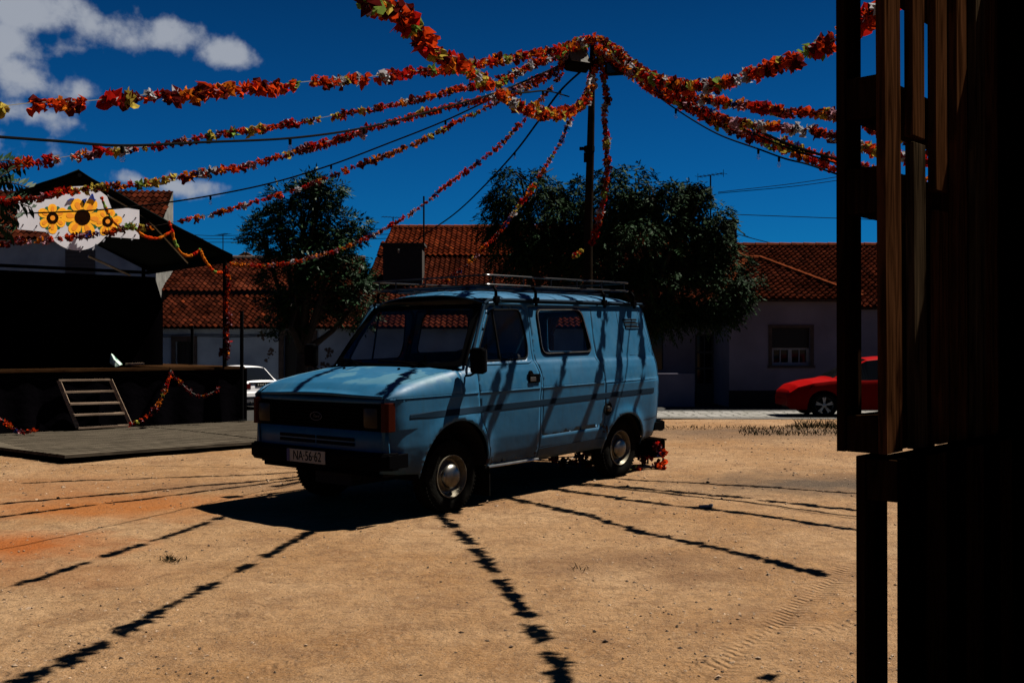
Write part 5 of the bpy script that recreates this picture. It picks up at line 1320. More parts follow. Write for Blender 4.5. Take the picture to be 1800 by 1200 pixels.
# low platform in front
dp0 = Vector((-5.58, 12.43, 0)); dd = Vector((.727, .687, 0)); dn = Vector((-.80, .60, 0))
pf = empty('wooden_platform', (-5.5, 14.3, 0), SRZ, 'low weathered plank platform on the sand in front of the stage', 'platform')
def f(b):
    pts = [dp0, dp0+dd*4.4, ST(4.6, .0, 0), dp0+dn*3.96]
    k = len(pts); top = [p+Vector((0, 0, .125)) for p in pts]; bot = [p+Vector((0, 0, .085)) for p in pts]; b.add(top+bot, [tuple(range(k)), tuple(range(2*k-1, k-1, -1))]+[(i, k+i, k+(i+1) % k, (i+1) % k) for i in range(k)])
mk(pf, 'deck', 'deckwood', f)
def f(b):
    for i in range(26):
        o = dp0+SN*(.18+.0)*i+SD*(-.1*i); 
    for i in range(1, 24):
        # plank joints as narrow raised dark battens following the stage direction
        c0_ = dp0+dn*.02+SN*(.165*i); a = c0_+SD*(-.30*i*.0); q0 = None
        s0 = (c0_-SO).dot(SD); bb_ = (c0_-SO).dot(SN)
        if bb_ > -.05: break
        lx = s0-.62*(.165*i)-.05 if False else s0-.10*i*.165-.02
        b.bar(ST(s0-.15, bb_, .1262), ST(4.6, bb_, .1262), .022, .003)
mk(pf, 'plank_joint', 'darkwood', f)
def f(b):
    b.bar(dp0+dd*.05+dn*.05+Vector((0, 0, .04)), dp0+dd*4.3+Vector((0, 0, .04))+dn*.05, .06, .085); b.bar(dp0+dn*.1+dd*.05+Vector((0, 0, .04)), dp0+dn*3.9+dd*.05+Vector((0, 0, .04)), .06, .085)
    for t in (1.2, 2.4): b.bar(dp0+dd*.1+SN*t*.6+Vector((0, 0, .04)), dp0+dd*4.2+SN*t*.6+Vector((0, 0, .04)), .06, .085)
mk(pf, 'joist', 'darkwood', f)
# posts
def post(px, y0, y1, b, r, lab, grp):
    p0 = onst(px, y0, b); p1 = onst(px, y1, b); m_ = MB(); m_.tube([p0-p0, p1-p0], r, 8); m_.lathe([(.0, .012), (r*2.2, .01), (r*2.4, 0)], (0, 0, 0), 'Z', 10); tag(m_.build('metal_post', 'darkmetal', None, loc=p0), lab, 'post', grp)
post(425, 738, 546, -.15, .034, 'thin black post rising past the right corner of the stage', 'thin posts at the stage')
post(338, 641, 572, .9, .03, 'thin black post on the stage right of the backdrop', 'thin posts at the stage')
# bag on stage
bg_ = MB(); p0 = onst(191, 642, .35); pts = [(191, 642), (191, 630), (194, 618), (197, 621), (204, 629), (213, 636), (221, 642)]
rr = random.Random(6); rings = []
for off, sc__ in ((0, .25), (-.1, .95), (-.2, .9), (-.32, .2)):
    rings.append([onst(205+(x-205)*sc__, 642+(y-642)*sc__, .55+off)+Vector((0, 0, .015*rr.gauss(0, 1))) for x, y in pts])
k = len(pts); bg_.v = [tuple(v) for r_ in rings for v in r_]; bg_.f = [(i*k+j, i*k+(j+1) % k, (i+1)*k+(j+1) % k, (i+1)*k+j) for i in range(3) for j in range(k)]+[tuple(range(k)), tuple(range(4*k-1, 3*k-1, -1))]
o = recentre(bg_.build('plastic_bag', 'bag', label='crumpled green and white plastic bag lying on the stage', category='bag')); sb = o.modifiers.new('s', 'SUBSURF'); sb.levels = 2; sb.render_levels = 2
# planks lying on stage
b = MB(); b.bar(onst(222, 642, .3)+Vector((0, 0, .02)), onst(252, 641, .3)+Vector((0, 0, .02)), .1, .03); recentre(b.build('plank', 'stepwood', label='short pale plank lying on the stage beside the plastic bag', category='plank', bevel=.003))

# ================================================================== CARS
def car(name, label, pos, heading, st, wheels, paint, glass_x, pillars, ws, rw, wr=.31, spokes=5):
    root = empty(name, pos, heading, label, 'car')
    X = [s[0] for s in st]; xs_ = np.unique(np.concatenate([np.linspace(X[0], X[-1], 70), X]))
    rows = []
    for x in xs_:
        zb, zs, zr, w, wrf = [float(np.interp(x, X, [s[i] for s in st])) for i in range(1, 6)]
        zlow = zb
        for wx in wheels:
            d = abs(x-wx)
            if d < wr+.06: zlow = max(zlow, wr+math.sqrt(max(0, (wr+.06)**2-d*d)))
        zlow = min(zlow, zs-.12)
        rows.append([(w*.94, zlow), (w, max(zlow+.03, zb+.16)), (w*1.005, max(zlow+.05, (zb+zs)/2+.06)), (w*.985, zs-.07), (w*.95, zs), (wrf, zr-.035), (wrf*.90, zr), (wrf*.5, zr+.022), (0, zr+.028)])
    body = MB(); gl = MB(); k = 17; V = []
    for x, r_ in zip(xs_, rows): V += [(x, y, z) for y, z in r_]+[(x, -y, z) for y, z in r_[-2::-1]]
    bf = []; gf = []
    for i in range(len(xs_)-1):
        xm = (xs_[i]+xs_[i+1])/2; zr_ = rows[i][6][1]; zs_ = rows[i][4][1]
        for j in range(k-1):
            jj = j if j < 8 else 15-j
            fc = (i*k+j, (i+1)*k+j, (i+1)*k+j+1, i*k+j+1); isg = False
            if jj == 4 and glass_x[0] < xm < glass_x[1] and not any(a < xm < c for a, c in pillars): isg = True
            if jj in (5, 6, 7) and (ws[0] < xm < ws[1] or rw[0] < xm < rw[1]) and jj > 5: isg = True
            (gf if isg else bf).append(fc)
    n_ = len(xs_); bf += [tuple(range(k-1, -1, -1)), tuple((n_-1)*k+i for i in range(k))]
    body.v = V; body.f = bf; bo = body.build('body', paint, root, smooth_=True)
    gl.v = V; gl.f = gf; gl.build('window', 'darkglass', root)
    ub_ = MB(); ub_.box(((X[0]+X[-1])/2, 0, .34), ((X[-1]-X[0])*.9, st[len(st)//2][4]*1.7, .3)); ub_.build('underbody', 'interior', root)
    wmid = max(s[4] for s in st)
    for wx in wheels:
        for s in (1, -1):
            b = MB(); b.lathe([(wr*.62, -.18*s), (wr*.95, -.18*s), (wr, -.14*s), (wr, -.03*s), (wr*.93, 0), (wr*.68, 0)], (wx, s*(wmid-.03), wr), 'Y', 28); w_ = b.build('wheel', 'rubber', root, smooth_=True)
            b = MB(); b.lathe([(wr*.68, 0), (wr*.62, -.03*s), (wr*.60, -.09*s)], (wx, s*(wmid-.03), wr), 'Y', 28); y_ = s*(wmid-.045)
            for q in range(spokes):
                for dq in (-.13, .13):
                    a = 2*math.pi*q/spokes+.3; b.bar((wx+.03*math.cos(a), y_, wr+.03*math.sin(a)), (wx+wr*.64*math.cos(a+dq), y_, wr+wr*.64*math.sin(a+dq)), .03, .02, up=(0, 1, 0))
            b.lathe([(.05, .01*s), (.03, .012*s), (0, .013*s)], (wx, y_, wr), 'Y', 12); b.build('rim', 'steel', w_)
            b = MB(); b.lathe([(0, 0), (wr*.6, 0)], (wx, s*(wmid-.13), wr), 'Y', 20); b.build('brake_disc', 'darkmetal', w_)
    return root
# stations : x, zbottom, zbelt, zroof, half width, roof half width
red_st = [(-1.95, .38, .78, .80, .62, .55), (-1.90, .30, .92, .98, .74, .60), (-1.72, .24, .98, 1.16, .80, .60), (-1.35, .22, 1.00, 1.40, .83, .60), (-.9, .20, .98, 1.47, .84, .60), (-.2, .20, .95, 1.49, .84, .60), (.25, .20, .93, 1.44, .84, .60), (.62, .20, .93, 1.24, .84, .61), (1.0, .20, .92, .99, .84, .66), (1.12, .20, .91, .945, .84, .70), (1.5, .20, .86, .89, .83, .70), (1.85, .20, .76, .79, .78, .66), (2.02, .22, .62, .66, .68, .56), (2.07, .28, .52, .55, .58, .5)]
rc_p = Wg(1428, 734)
fx = X_at(1380, rc_p.y+.6)
rcar = car('parked_car', 'red hatchback parked facing left, half hidden behind the pallets', (fx+2.05, rc_p.y+.85, G(fx+2, rc_p.y+.85)+.012), math.pi-.02, red_st, (1.28, -1.28), 'redpaint', (-1.55, .98), [(-.42, -.30), (-1.2, -1.1)], (.24, 1.02), (-1.85, -1.3), .31)
b = MB()
for s in (1, -1): b.add([(2.0, s*.45, .60), (1.78, s*.70, .66), (1.52, s*.815, .80), (1.60, s*.80, .70), (1.92, s*.66, .56)], [(0, 1, 2, 3, 4)])
b.v = [(x+.012, y*1.012, z+.012) for x, y, z in b.v]; b.build('headlight', 'darkglass', rcar)
rcar.scale = (1, 1, .93)
b = MB(); b.box((2.03, 0, .40), (.08, .9, .2)); b.build('grille', 'black', rcar, bevel=.02)
for s in (1, -1):
    b = MB(); b.box((.62, s*.93, .98), (.16, .16, .11)); b.build('mirror', 'redpaint', rcar, bevel=.03)
white_st = [(-1.78, .40, .68, .72, .70, .62), (-1.76, .34, .86, .88, .76, .62), (-1.68, .30, .90, .935, .78, .60), (-1.45, .26, .92, 1.10, .79, .58), (-1.05, .24, .92, 1.36, .80, .57), (-.75, .22, .92, 1.40, .80, .57), (-.2, .22, .90, 1.41, .80, .57), (.3, .22, .88, 1.36, .80, .57), (.95, .22, .88, .93, .79, .64), (1.6, .24, .76, .80, .76, .62), (1.8, .30, .58, .60, .70, .58)]
wh = R(137); wp = Vector((X_at(461, 33), 33, 0)); fw = Vector((math.cos(wh), math.sin(wh), 0)); wp = wp+fw*1.75
wcar = car('parked_car', 'white older hatchback seen from behind between the stage and the van', (wp.x, wp.y, G(wp.x, wp.y)+.012), wh, white_st, (1.1, -1.15), 'whitepaint', (-1.3, .9), [(-.35, -.25), (-1.0, -.9)], (.32, .95), (-1.66, -1.06), .29)
for s in (1, -1):
    b = MB(); b.box((-1.765, s*.60, .77), (.05, .30, .17)); b.build('tail_light', 'redlens', wcar, bevel=.01)
b = MB(); b.box((-1.80, 0, .50), (.14, 1.5, .17)); b.build('bumper', 'whitepaint', wcar, bevel=.03)
b = MB(); b.box((-1.785, 0, .82), (.02, .52, .12)); p_ = b.build('licence_plate', 'black', wcar); b = MB()
for k in (-.18, -.1, 0, .08, .17): b.box((-1.797, k, .82), (.004, .045, .06))
b.build('plate_marks', 'plate', p_)
b = MB(); b.box((-1.775, 0, .88), (.03, 1.0, .05)); b.build('hatch_trim', 'black', wcar)
b = MB(); b.box((-1.80, 0, .31), (.10, 1.45, .16)); b.build('valance', 'shutter', wcar, bevel=.02)
b = MB(); b.tube([(-1.9, .5, .27), (-1.6, .5, .27)], .03, 8); b.build('exhaust', 'steel', wcar)

# ================================================================== POLE, FLOOD LIGHTS, CABLES
HZ = 12.9; HUB = W(1040, 88, HZ)
pl_ = W(1033, 690, HZ); pb = Vector((pl_.x, HZ, G(pl_.x, HZ))); pole = empty('light_pole', pb, 0, 'tall dark pole behind the van where all the garlands meet', 'pole')
b = MB(); b.tube([(0, 0, -.1), W(1034, 400, HZ)-pb, W(1038, 262, HZ)-pb, W(1042, 72, HZ)-pb], [.062, .058, .05, .035], 12); b.build('shaft', 'pole', pole, smooth_=True)
b = MB(); p = W(1036, 262, HZ)-pb; b.lathe([(.05, -.04), (.07, -.035), (.07, .035), (.05, .04)], p, 'Z', 12); b.box(p+Vector((-.09, -.02, 0)), (.08, .03, .04)); b.box(p+Vector((-.04, -.05, -.12)), (.07, .05, .12)); b.build('clamp', 'darkmetal', pole)
b = MB(); b.tube([W(990, 100, HZ)-pb, W(1100, 118, HZ)-pb], .025, 8); b.build('crossarm', 'darkmetal', pole)
for (px, py, w_, h_, rz, rx, lens) in [(1012, 106, .34, .26, .5, -.5, 1), (1090, 121, .38, .15, -.2, .1, 0)]:
    p = W(px, py, HZ-.12)-pb; m_ = Matrix.Rotation(rz, 3, 'Z') @ Matrix.Rotation(rx, 3, 'X')
    b = MB(); b.box(p, (w_, .16, h_), rot=m_); b.box(p+m_ @ Vector((0, .1, 0)), (w_*.6, .08, h_*.6), rot=m_)
    fl = b.build('floodlight', 'darkmetal', pole, bevel=.015)
    b = MB(); b.box(p-m_ @ Vector((0, .085, 0)), (w_*.84, .01, h_*.80), rot=m_); b.build('lens', 'greywall' if lens else 'darkglass', fl)
def path3(pts, ZA, mode='plane', ZH=None, hub=True, per=8):
    """pts: pixels from the hub outwards; ZA distance of the last point. returns 3D polyline"""
    q = catmull([(x, y, 0) for x, y in pts], per); ZH = ZH or HZ
    px0, py0 = pts[0]; H = W(px0, py0, ZH); A = W(pts[-1][0], pts[-1][1], ZA); out = []
    if mode == 'plane':
        d = Vector((A.x-H.x, A.y-H.y, 0)); n = Vector((-d.y, d.x, 0))
        for p in q:
            r_ = W(p.x, p.y, 1.0)-Vector((0, 0, CAMZ)); k = H.dot(n)/r_.dot(n) if abs(r_.dot(n)) > 1e-9 else ZH
            out.append(Vector((0, 0, CAMZ))+r_*k)
    else:
        ln = [0]
        for i in range(1, len(q)): ln.append(ln[-1]+(q[i]-q[i-1]).length)
        for p, l_ in zip(q, ln): out.append(W(p.x, p.y, ZH+(ZA-ZH)*l_/ln[-1]))
    return out
def light_string(label, pts, ZA, bulbs, r=.010, mode='plane', ZH=None, group='bulb cables'):
    P = path3(pts, ZA, mode, ZH); o0 = P[0].copy(); root = empty('light_string', o0, 0, label, 'light string', group)
    b = MB(); b.tube([p-o0 for p in P], r, 6); b.build('cable', 'cable', root)
    for bx in bulbs:
        i = min(range(len(P)), key=lambda i: abs(900+P[i].x/P[i].y*FPX-bx)); p = P[i]-o0
        c = MB(); c.lathe([(.0, -.055), (.013, -.055), (.015, -.015), (.011, 0), (0, .004)], p, 'Z', 10); so__ = c.build('bulb_socket', 'cable', root)
        c = MB(); c.lathe([(.010, -.053), (.012, -.062), (.021, -.085), (.022, -.100), (.015, -.115), (0, -.121)], p, 'Z', 12); c.build('bulb', 'bulbglass', so__, smooth_=True)
light_string('bulb cable sagging from the pole to the upper left edge of the sky', [(1000, 108), (880, 160), (760, 195), (640, 225), (510, 243), (360, 250), (215, 256), (100, 248), (-40, 238)], 6.2, [212, 513, 640])
light_string('bulb cable running from the pole down to the sunflower board', [(1005, 112), (900, 157), (783, 212), (680, 253), (582, 290), (480, 321), (370, 344), (270, 359), (160, 370), (20, 376)], 13.2, [370, 582, 783])
light_string('taut thick cable from the pole down left to the chimney roof', [(1032, 116), (985, 160), (945, 215), (905, 268), (850, 328), (800, 375), (745, 413), (720, 430)], 30, [905, 985], .016)
light_string('bulb cable hanging below the right garlands', [(1120, 128), (1140, 155), (1188, 192), (1260, 235), (1333, 262), (1380, 279), (1420, 289), (1480, 309), (1600, 345), (1760, 380)], 8.8, [1188, 1333, 1368])
light_string('thick cable running through the right garlands to the pallets', [(1080, 100), (1165, 150), (1230, 185), (1300, 215), (1390, 255), (1480, 283), (1600, 318), (1760, 350)], 9.0, [], .016)
light_string('second thick cable close under the first among the right garlands', [(1080, 100), (1165, 155), (1230, 192), (1300, 224), (1390, 262), (1480, 290), (1600, 328), (1760, 362)], 9.0, [], .010)
light_string('short looped cable crossing left of the pole above the swag', [(1000, 170), (960, 160), (915, 163), (880, 155)], 10, [952], .010)

# ================================================================== PAPER GARLANDS
cols = {'vermilion': ((.95, .075, .012), 25), 'red': ((.62, .016, .010), 17), 'orange': ((.95, .24, .02), 12), 'maroon': ((.14, .014, .012), 14), 'yellow': ((.80, .60, .10), 8), 'green': ((.30, .46, .09), 5), 'white': ((.72, .70, .74), 6), 'pink': ((.72, .38, .46), 7), 'blue': ((.04, .06, .28), 7)}
def flower_mesh(name, seed, m, m2, m3):
    """crumpled tissue rosette: folded ragged discs squeezed on the string"""
    rr = random.Random(seed); b = MB(); so_ = Vector((rr.random()*50, rr.random()*50, 0))
    for ly in range(4):
        n_ = 15; rings = 3; off = Vector((0, 0, (ly-1.5)*.017)); tilt = Matrix.Rotation(rr.gauss(0, .55), 3, 'X') @ Matrix.Rotation(rr.gauss(0, .55), 3, 'Y')
        cv = rr.choice((-1, 1))*(.3+.7*rr.random()); R0_ = .024+.018*rr.random(); lob = rr.choice((2, 3, 3, 4)); ph = rr.random()*6.28; vs = [off]
        for q in range(1, rings+1):
            f_ = q/rings
            for k in range(n_):
                a = 2*math.pi*k/n_; rad = R0_*f_*(1+.38*math.cos(lob*a+ph)*f_+.35*(rr.random()-.5)*f_)
                z = cv*.026*f_**1.5+.016*f_*math.sin(2*lob*a+ph*2)+rr.gauss(0, .0045)*f_*1.6
                vs.append(off+tilt @ Vector((rad*math.cos(a), rad*math.sin(a), z)))
        fs = [(0, 1+k, 1+(k+1) % n_) for k in range(n_)]
        for q in range(rings-1):
            for k in range(n_):
                a0, a1 = 1+q*n_+k, 1+q*n_+(k+1) % n_; fs += [(a0, a0+n_, a1+n_), (a0, a1+n_, a1)]
        b.add(vs, fs)
    me = bpy.data.meshes.new(name); me.from_pydata(b.v, [], b.f); me.materials.append(m); me.materials.append(m2); me.materials.append(m3)
    per = len(b.f)//4; idx = [0]*len(b.f); pick = rr.choice((0, 3)); o_ = rr.choice((1, 2))
    for i in range(len(b.f)):
        if i//per == pick: idx[i] = 1
        elif i//per == o_ and rr.random() < .35: idx[i] = 2
    me.polygons.foreach_set('material_index', idx); me.update(); return me
FL = []; wts_ = []; PM = {cn: paper_mat('paper_'+cn, c) for cn, (c, w_) in cols.items()}; rc_ = random.Random(5)
for cn, (c, w_) in cols.items():
    FL.append([flower_mesh('paper_flower', len(FL)*17+k*3+1, PM[cn], PM[rc_.choice(('maroon', 'red', 'maroon', 'orange', 'maroon', 'vermilion', 'vermilion', 'yellow'))], PM[rc_.choice(('maroon', 'white', 'pink', 'red'))]) for k in range(5)]); wts_.append(w_)
def add_flower(root, p, d, size, rr, ci=None):
    i = rr.choices(range(len(FL)), wts_)[0] if ci is None else ci
    o = bpy.data.objects.new('paper_flower', rr.choice(FL[i])); C.objects.link(o); o.parent = root; o.location = p
    q = Vector((0, 0, 1)).rotation_difference(d+Vector((rr.gauss(0, .35), rr.gauss(0, .35), rr.gauss(0, .35)))); o.rotation_mode = 'QUATERNION'
    from mathutils import Quaternion
    o.rotation_quaternion = q @ Quaternion((0, 0, 1), rr.random()*6.28); s = size*(.62+.5*rr.random()); o.scale = (s, s, s*(.8+.5*rr.random())); return o
PAL = [0, 0, 0, 0, 1, 1, 2, 2, 3, 4, 5, 6]
def garland(label, pts, ZA, mode='plane', ZH=None, size=1.0, spacing=.082, gaps=(), seed=1, sag=.012, group='paper flower garlands', palette=None, maxn=100, P=None):
    rr = random.Random(seed); P = P or path3(pts, ZA, mode, ZH); o0 = P[0].copy(); root = empty('paper_garland', o0, 0, label, 'garland', group)
    ln = [0]
    for i in range(1, len(P)): ln.append(ln[-1]+(P[i]-P[i-1]).length)
    tot = ln[-1]; b = MB(); b.tube([p-o0 for p in P], .0028, 4); b.build('string', 'string', root)
    sp = max(spacing, tot/maxn*1.01); l_ = sp*.5; cnt = 0; i = 0; run = 0; last = None; g_until = -1
    while l_ < tot and cnt < maxn:
        while i < len(ln)-2 and ln[i+1] < l_: i += 1
        t = (l_-ln[i])/max(1e-6, ln[i+1]-ln[i]); p = P[i].lerp(P[i+1], t); d = (P[i+1]-P[i]).normalized(); px = 900+p.x/p.y*FPX
        if l_ > g_until and not any(a < px < c for a, c in gaps):
            if palette: ci = rr.choice(palette)
            elif last is not None and rr.random() < .25: ci = last
            else: ci = rr.choices(range(len(FL)), wts_)[0]
            last = ci
            add_flower(root, p-o0-Vector((0, 0, sag*size*(.4+rr.random()))), d, size, rr, ci); cnt += 1
            if rr.random() < (.06 if palette else .03) and tot > 4: g_until = l_+(.10+.20*rr.random())*(1 if palette else .6)
        l_ += sp*(.75+.5*rr.random())
    return root
garland('biggest garland arching from overhead at top centre down to the pole', [(1048, 95), (1044, 130), (1032, 170), (1005, 193), (960, 198), (925, 190), (895, 172), (850, 137), (812, 112), (775, 95), (748, 72), (722, 38), (690, 15), (655, 2), (610, -18), (560, -50)], 4.1, size=1.42, spacing=.068, palette=PAL, gaps=((862, 876),), seed=11)
garland('top left garland, highest of the left fan, ending at the left edge', [(1035, 75), (1000, 82), (950, 90), (880, 104), (800, 118), (740, 124), (690, 130), (620, 138), (545, 143), (480, 150), (410, 153), (340, 162), (270, 165), (200, 173), (140, 178), (70, 180), (10, 186), (-60, 196)], 4.5, size=1.3, spacing=.078, palette=PAL, gaps=((162, 185), (358, 364)), seed=12)
garland('second garland of the left fan, crossing the clouds to the left edge', [(1030, 85), (985, 100), (930, 118), (860, 142), (780, 162), (700, 181), (620, 196), (540, 212), (470, 223), (400, 233), (340, 243), (280, 254), (220, 262), (150, 270), (100, 278), (30, 287), (-40, 294)], 8.0, size=1.12, seed=13, gaps=((104, 120),))
garland('third garland of the left fan, draped over the sunflower board', [(1030, 92), (990, 112), (930, 142), (870, 168), (780, 188), (680, 216), (600, 242), (530, 262), (460, 283), (400, 296), (340, 304), (290, 313), (250, 321), (205, 325), (170, 328), (140, 333), (100, 338), (53, 347), (0, 350), (-30, 352)], 9.0, size=1.25, spacing=.075, seed=14)
garland('fourth garland of the left fan, passing the left tree top and the lower board', [(1030, 98), (980, 125), (930, 152), (870, 180), (820, 205), (760, 236), (700, 263), (640, 286), (590, 305), (540, 325), (480, 344), (420, 362), (370, 377), (325, 386), (270, 397), (235, 397), (190, 407), (150, 412), (100, 418), (50, 422), (-20, 430)], 10.8, size=1.05, seed=15, gaps=((497, 505), (268, 320)))
garland('long thin garland dropping from the swag to the roofs left of the van', [(990, 125), (960, 165), (910, 222), (870, 262), (830, 292), (785, 325), (740, 362), (700, 388), (650, 415), (600, 436), (560, 448), (500, 462), (440, 466), (405, 462)], 17.6, size=.95, seed=16)
garland('garland falling steeply from the pole to the van roof rack', [(1042, 95), (1036, 140), (1022, 180), (1000, 215), (985, 250), (960, 290), (935, 330), (905, 370), (880, 405), (850, 435), (820, 465), (800, 480), (785, 494)], 16.5, mode='lerp', size=.95, seed=17, gaps=((941, 946),))
garland('almost vertical garland hanging right beside the pole', [(1052, 90), (1060, 130), (1066, 170), (1062, 200), (1066, 240), (1067, 290), (1062, 340), (1056, 370), (1049, 400), (1041, 425)], 12.0, mode='lerp', size=1.1, spacing=.05, seed=18)
garland('short bit of garland end lying in the dark tree left of the pole', [(1024, 438), (1016, 445), (1006, 450)], 14.0, mode='lerp', ZH=13.8, size=.9, spacing=.06, seed=19)
garland('garland wound up the pole top and over to its left', [(1050, 80), (1030, 66), (1010, 74), (985, 92), (950, 104), (905, 130), (870, 150)], 11.5, mode='lerp', size=1.15, spacing=.055, seed=20)
garland('top right garland with big red flowers rising to the upper right', [(1050, 82), (1085, 95), (1120, 120), (1160, 138), (1205, 148), (1260, 146), (1295, 138), (1310, 130), (1345, 118), (1385, 104), (1425, 88), (1465, 70), (1500, 45), (1530, 22), (1575, -12)], 4.9, size=1.45, spacing=.072, palette=PAL, gaps=((1296, 1310),), seed=21)
garland('right garland with blue and green flowers, second from the top', [(1050, 84), (1085, 100), (1130, 132), (1175, 158), (1220, 170), (1260, 175), (1300, 182), (1345, 190), (1390, 196), (1430, 196), (1470, 200), (1530, 218), (1600, 240), (1760, 275)], 6.95, size=1.35, spacing=.066, seed=22, gaps=((1395, 1405), (1436, 1446)))
garland('middle right garland running behind the pallet posts', [(1050, 86), (1100, 112), (1150, 148), (1200, 176), (1260, 202), (1320, 217), (1380, 222), (1440, 230), (1480, 240), (1535, 262), (1600, 275), (1780, 310)], 8.4, size=1.4, spacing=.07, seed=23, gaps=((1405, 1412),))
garland('lower right garland of red flowers above the bulb cable', [(1050, 88), (1110, 125), (1160, 160), (1215, 190), (1270, 215), (1330, 235), (1380, 252), (1430, 268), (1480, 282), (1535, 296), (1600, 310), (1760, 345)], 9.3, size=1.4, spacing=.066, seed=24)
garland('lowest right garland dipping toward the bottom of the bundle', [(1060, 95), (1105, 128), (1150, 160), (1195, 182), (1250, 207), (1300, 232), (1350, 252), (1400, 270), (1450, 290), (1500, 302), (1560, 318), (1740, 350)], 10.2, size=1.35, spacing=.07, seed=25, gaps=((1222, 1240),))
garland('dense knot of garland over the pole top running down right', [(1010, 78), (1045, 66), (1075, 80), (1105, 104), (1150, 138), (1180, 160)], 9.6, mode='lerp', ZH=12.7, size=1.2, spacing=.05, seed=26)
garland('far right scrap of garland seen through the gap between pallets and the added dark fence', [(1780, 172), (1790, 166), (1802, 160)], 5.0, mode='lerp', ZH=5.0, size=1.0, spacing=.05, seed=27)
garland('garland wound around the canopy post at the stage corner', [(397, 468), (402, 500), (396, 530), (402, 560), (396, 580), (400, 600), (395, 618), (401, 634)], 17.95, mode='lerp', ZH=17.95, size=1.5, spacing=.085, seed=28, palette=[3, 0, 1, 3, 3])
garland('swag of small flowers hanging on the right half of the stage front', [(301, 650), (306, 660), (318, 672), (335, 688), (352, 695), (368, 692), (385, 682)], 17.4, mode='lerp', ZH=16.95, size=1.0, spacing=.11, seed=29)
garland('swag of flowers running from the stage edge down to the foot of the steps', [(300, 650), (296, 668), (290, 685), (282, 700), (272, 718), (260, 730), (246, 738), (232, 745)], 16.3, mode='lerp', ZH=16.95, size=1.1, spacing=.09, seed=30)
garland('swag of red flowers at the lower left stage front', [(-20, 722), (5, 738), (25, 752), (35, 757), (62, 757)], 15.2, mode='lerp', ZH=15.3, size=1.1, spacing=.10, seed=31)
# paper chains along the canopy
def chain(label, px_pts, b0, seed):
    rr = random.Random(seed); P = [onst(x, y, b0) for x, y in [(p.x, p.y) for p in catmull([(x, y, 0) for x, y in px_pts], 6)]]; o0 = P[0].copy(); root = empty('paper_chain', o0, 0, label, 'garland', 'paper chains on the canopy')
    i = 0
    while i < len(P)-1:
        j = min(len(P)-1, i+rr.choice((3, 4, 6))); b = MB(); seg = [p-o0 for p in P[i:j+1]]
        b.tube(seg, [.014+.022*rr.random() for _ in seg], 7); b.build('paper_link', FL[rr.choice((0, 2, 0, 5, 2, 1, 0))][0].materials[0], root); i = j
chain('red orange paper chain hanging over the right wing of the sunflower board', [(178, 346), (184, 362), (192, 378), (202, 392), (216, 402), (236, 400), (248, 412), (264, 418), (282, 418), (301, 407)], -.25, 1)
chain('paper chain looping down from the canopy edge right of the board', [(297, 388), (302, 405), (307, 425), (318, 444), (332, 450), (344, 445), (352, 438)], -.1, 2)
chain('lowest paper chain ending at the canopy corner', [(352, 438), (357, 452), (368, 468), (378, 478), (391, 479)], -.1, 3)
# heap of flowers behind the van
def heap(label, items, seed, name='flower_heap'):
    rr = random.Random(seed); p0 = Wg(items[0][0], 826); root = empty(name, p0, 0, label, 'paper flowers', 'flower heaps behind the van')
    b = MB(); b.tube(catmull([Wg(x, y)-p0+Vector((0, 0, .03)) for x, y, c in items], 3), .004, 5); b.build('string', 'string', root)
    for x, y, c in items:
        g_ = Wg(x, max(y, 822)); q = W(x, y, g_.y); add_flower(root, q-p0, Vector((rr.gauss(0, 1), rr.gauss(0, 1), 1)), 1.35, rr, c)
heap('heap of blue, green and orange paper flowers on the ground seen under the van', [(970, 806, 2), (975, 808, 0), (990, 815, 3), (1002, 812, 3), (1016, 802, 8), (1022, 806, 8), (1028, 816, 5), (1034, 815, 5), (1040, 812, 2), (1010, 815, 7)], 1)
heap('bright orange paper flowers on the sand right of the rear wheel', [(1115, 826, 5), (1117, 827, 0), (1150, 822, 3), (1157, 823, 0), (1162, 820, 0), (1165, 825, 0)], 2)
cr_p = Wg(1140, 818); crt = empty('planter_box', cr_p, .5, 'dark box on thin legs with paper flowers, behind the van rear wheel', 'box')
b = MB(); b.box((-.05, 0, .21), (.34, .34, .20)); b.box((-.05, 0, .32), (.37, .37, .02)); b.build('box', 'darkwood', crt, bevel=.01)
for sx in (-1, 1):
    for sy in (-1, 1): b = MB(); b.tube([(sx*.15-.05, sy*.15, 0), (sx*.15-.05, sy*.15, .12)], .012, 6); b.build('leg', 'darkmetal', crt)
rr = random.Random(9); ft = empty('paper_flowers', cr_p+Vector((0, 0, .1)), 0, 'red and violet paper flowers tied to the dark box behind the van', 'paper flowers')
for (x, y, c) in [(1153, 779, 1), (1160, 786, 7), (1166, 793, 0), (1170, 795, 0), (1162, 797, 8), (1155, 785, 3), (1124, 803, 3), (1132, 808, 3), (1140, 806, 1)]: add_flower(ft, W(x, y, cr_p.y-.25)-ft.location, Vector((rr.gauss(0, 1), -1, rr.gauss(0, 1))), .95, rr, c)

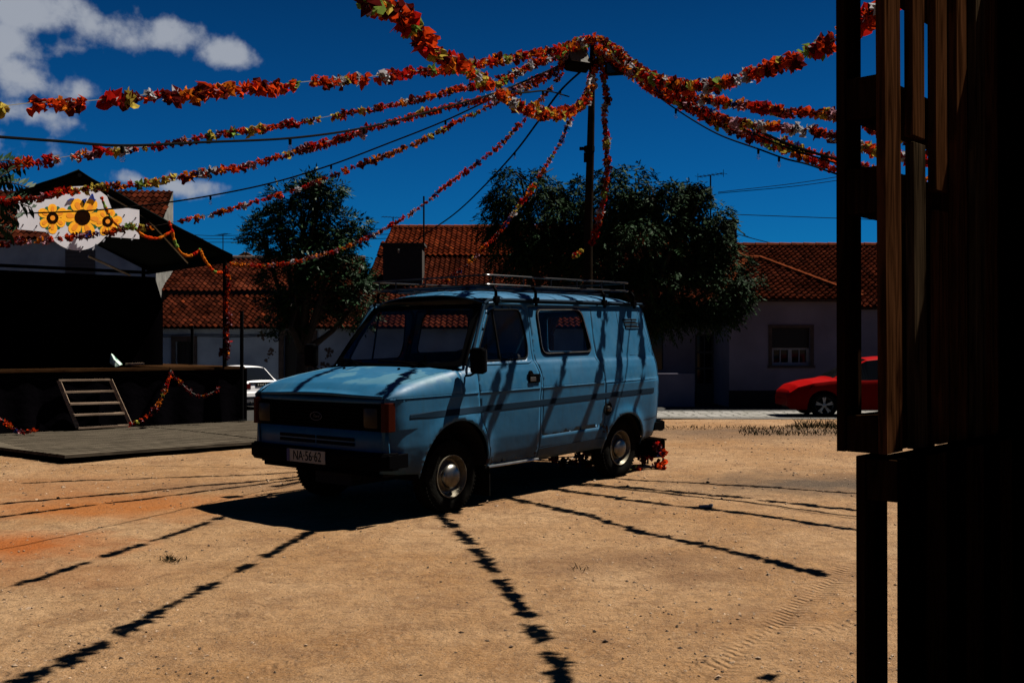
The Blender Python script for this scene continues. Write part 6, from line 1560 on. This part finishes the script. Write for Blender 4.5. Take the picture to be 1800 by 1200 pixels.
# ================================================================== PALLETS (near, right)
PA = Vector((.724, -.69, 0)); PB = Vector((.69, .724, 0)); PRZ = math.atan2(PA.y, PA.x)
def pallet(name, label, O, z0, z1, outer, inner, strs, woods, cut=None, group='upright pallets'):
    root = empty(name, (O.x, O.y, z0), PRZ, label, 'pallet', group); h = z1-z0; rr = random.Random(int(z0*10)+3)
    # local: x=thickness, y=depth direction (b), z up
    for k, (b0, w_, lo, hi) in enumerate(inner):
        b = MB(); b.box((.011, b0+w_/2, (lo+hi)/2-z0), (.022, w_, hi-lo)); b.build('deck_board', 'shadewood', root, bevel=.002)
    for k, (b0, w_, lo, hi) in enumerate(outer):
        b = MB(); t_ = .0015*rr.random(); b.box((.111+t_, b0+w_/2, (lo+hi)/2-z0), (.022, w_, hi-lo), rot=Matrix.Rotation(rr.gauss(0, .006), 3, 'X')); b.build('deck_board', woods[k % len(woods)], root, bevel=.002)
    for (zc, hh) in strs:
        b = MB(); b.box((.0615, .40, zc-z0), (.077, .79, hh)); b.build('stringer', 'shadewood', root, bevel=.003)
    return root
O1 = W(1470, 610, 2.45); O1.z = 0
pallet('pallet', 'upper wooden pallet standing upright at the right edge, its boards catching the sun', O1, 1.215, 2.50,
       [(0, .095, 1.215, 2.5), (.168, .078, 2.0, 2.5), (.174, .078, 1.215, 1.985), (.318, .080, 1.88, 2.5), (.335, .07, 1.215, 1.83), (.468, .078, 1.215, 2.5), (.615, .078, 1.215, 2.5), (.742, .075, 1.215, 2.5)],
       [(0, .095, 1.215, 2.5), (.29, .13, 1.215, 1.87), (.425, .13, 1.215, 1.87), (.56, .06, 1.215, 1.87), (.625, .1, 1.215, 2.5)], [(1.26, .09), (1.85, .11), (2.075, .10), (2.43, .1)], ['palletwood', 'palletwood', 'greywood', 'palletwood', 'palletwood', 'palletwood', 'greywood', 'palletwood'])
O2 = O1+PA*.04+PB*.02
pallet('pallet', 'lower dark pallet standing on the ground under the sunlit one', O2, .02, 1.205,
       [(0, .12, .02, 1.205), (.14, .12, .02, 1.205), (.275, .12, .02, 1.205), (.41, .12, .02, 1.205), (.55, .12, .02, 1.205), (.68, .12, .02, 1.205)],
       [(0, .135, .02, 1.205), (.35, .1, .02, 1.205), (.69, .1, .02, 1.205)], [(1.15, .10), (.55, .09), (.08, .09)], ['darkwood', 'shadewood'])  # lower boards coloured dark to paint in the shade over them
hd = empty('shade_fence', O1+PB*.80+Vector((0, 0, 0)), PRZ, 'added tall dark board fence behind the pallets, filling the right edge and shading them', 'fence')  # added boards: fill the dark edge and cast shade on the pallets
for k in range(12):
    b = MB(); x0 = .135+k*.125; hh = 2.72+.02*math.sin(k*2.1)
    if k == 2:
        for (za, zb_) in ((.02, 2.04), (2.08, 2.14), (2.16, 2.20), (2.23, hh)): b.box((x0+.058, 0, (za+zb_)/2), (.1245 if za > .1 and False else .122, .022, zb_-za))
    else: b.box((x0+.06, .004*(k % 2), hh/2+.01), (.1225, .022, hh))
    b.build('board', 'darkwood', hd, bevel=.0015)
for z in (.4, 1.3, 2.35):
    b = MB(); b.box((.9, .035, z), (1.5, .04, .09)); b.build('rail', 'darkwood', hd)
b = MB(); b.box((.055, .012, 1.37), (.16, .02, 2.70)); b.build('board', 'darkwood', hd)
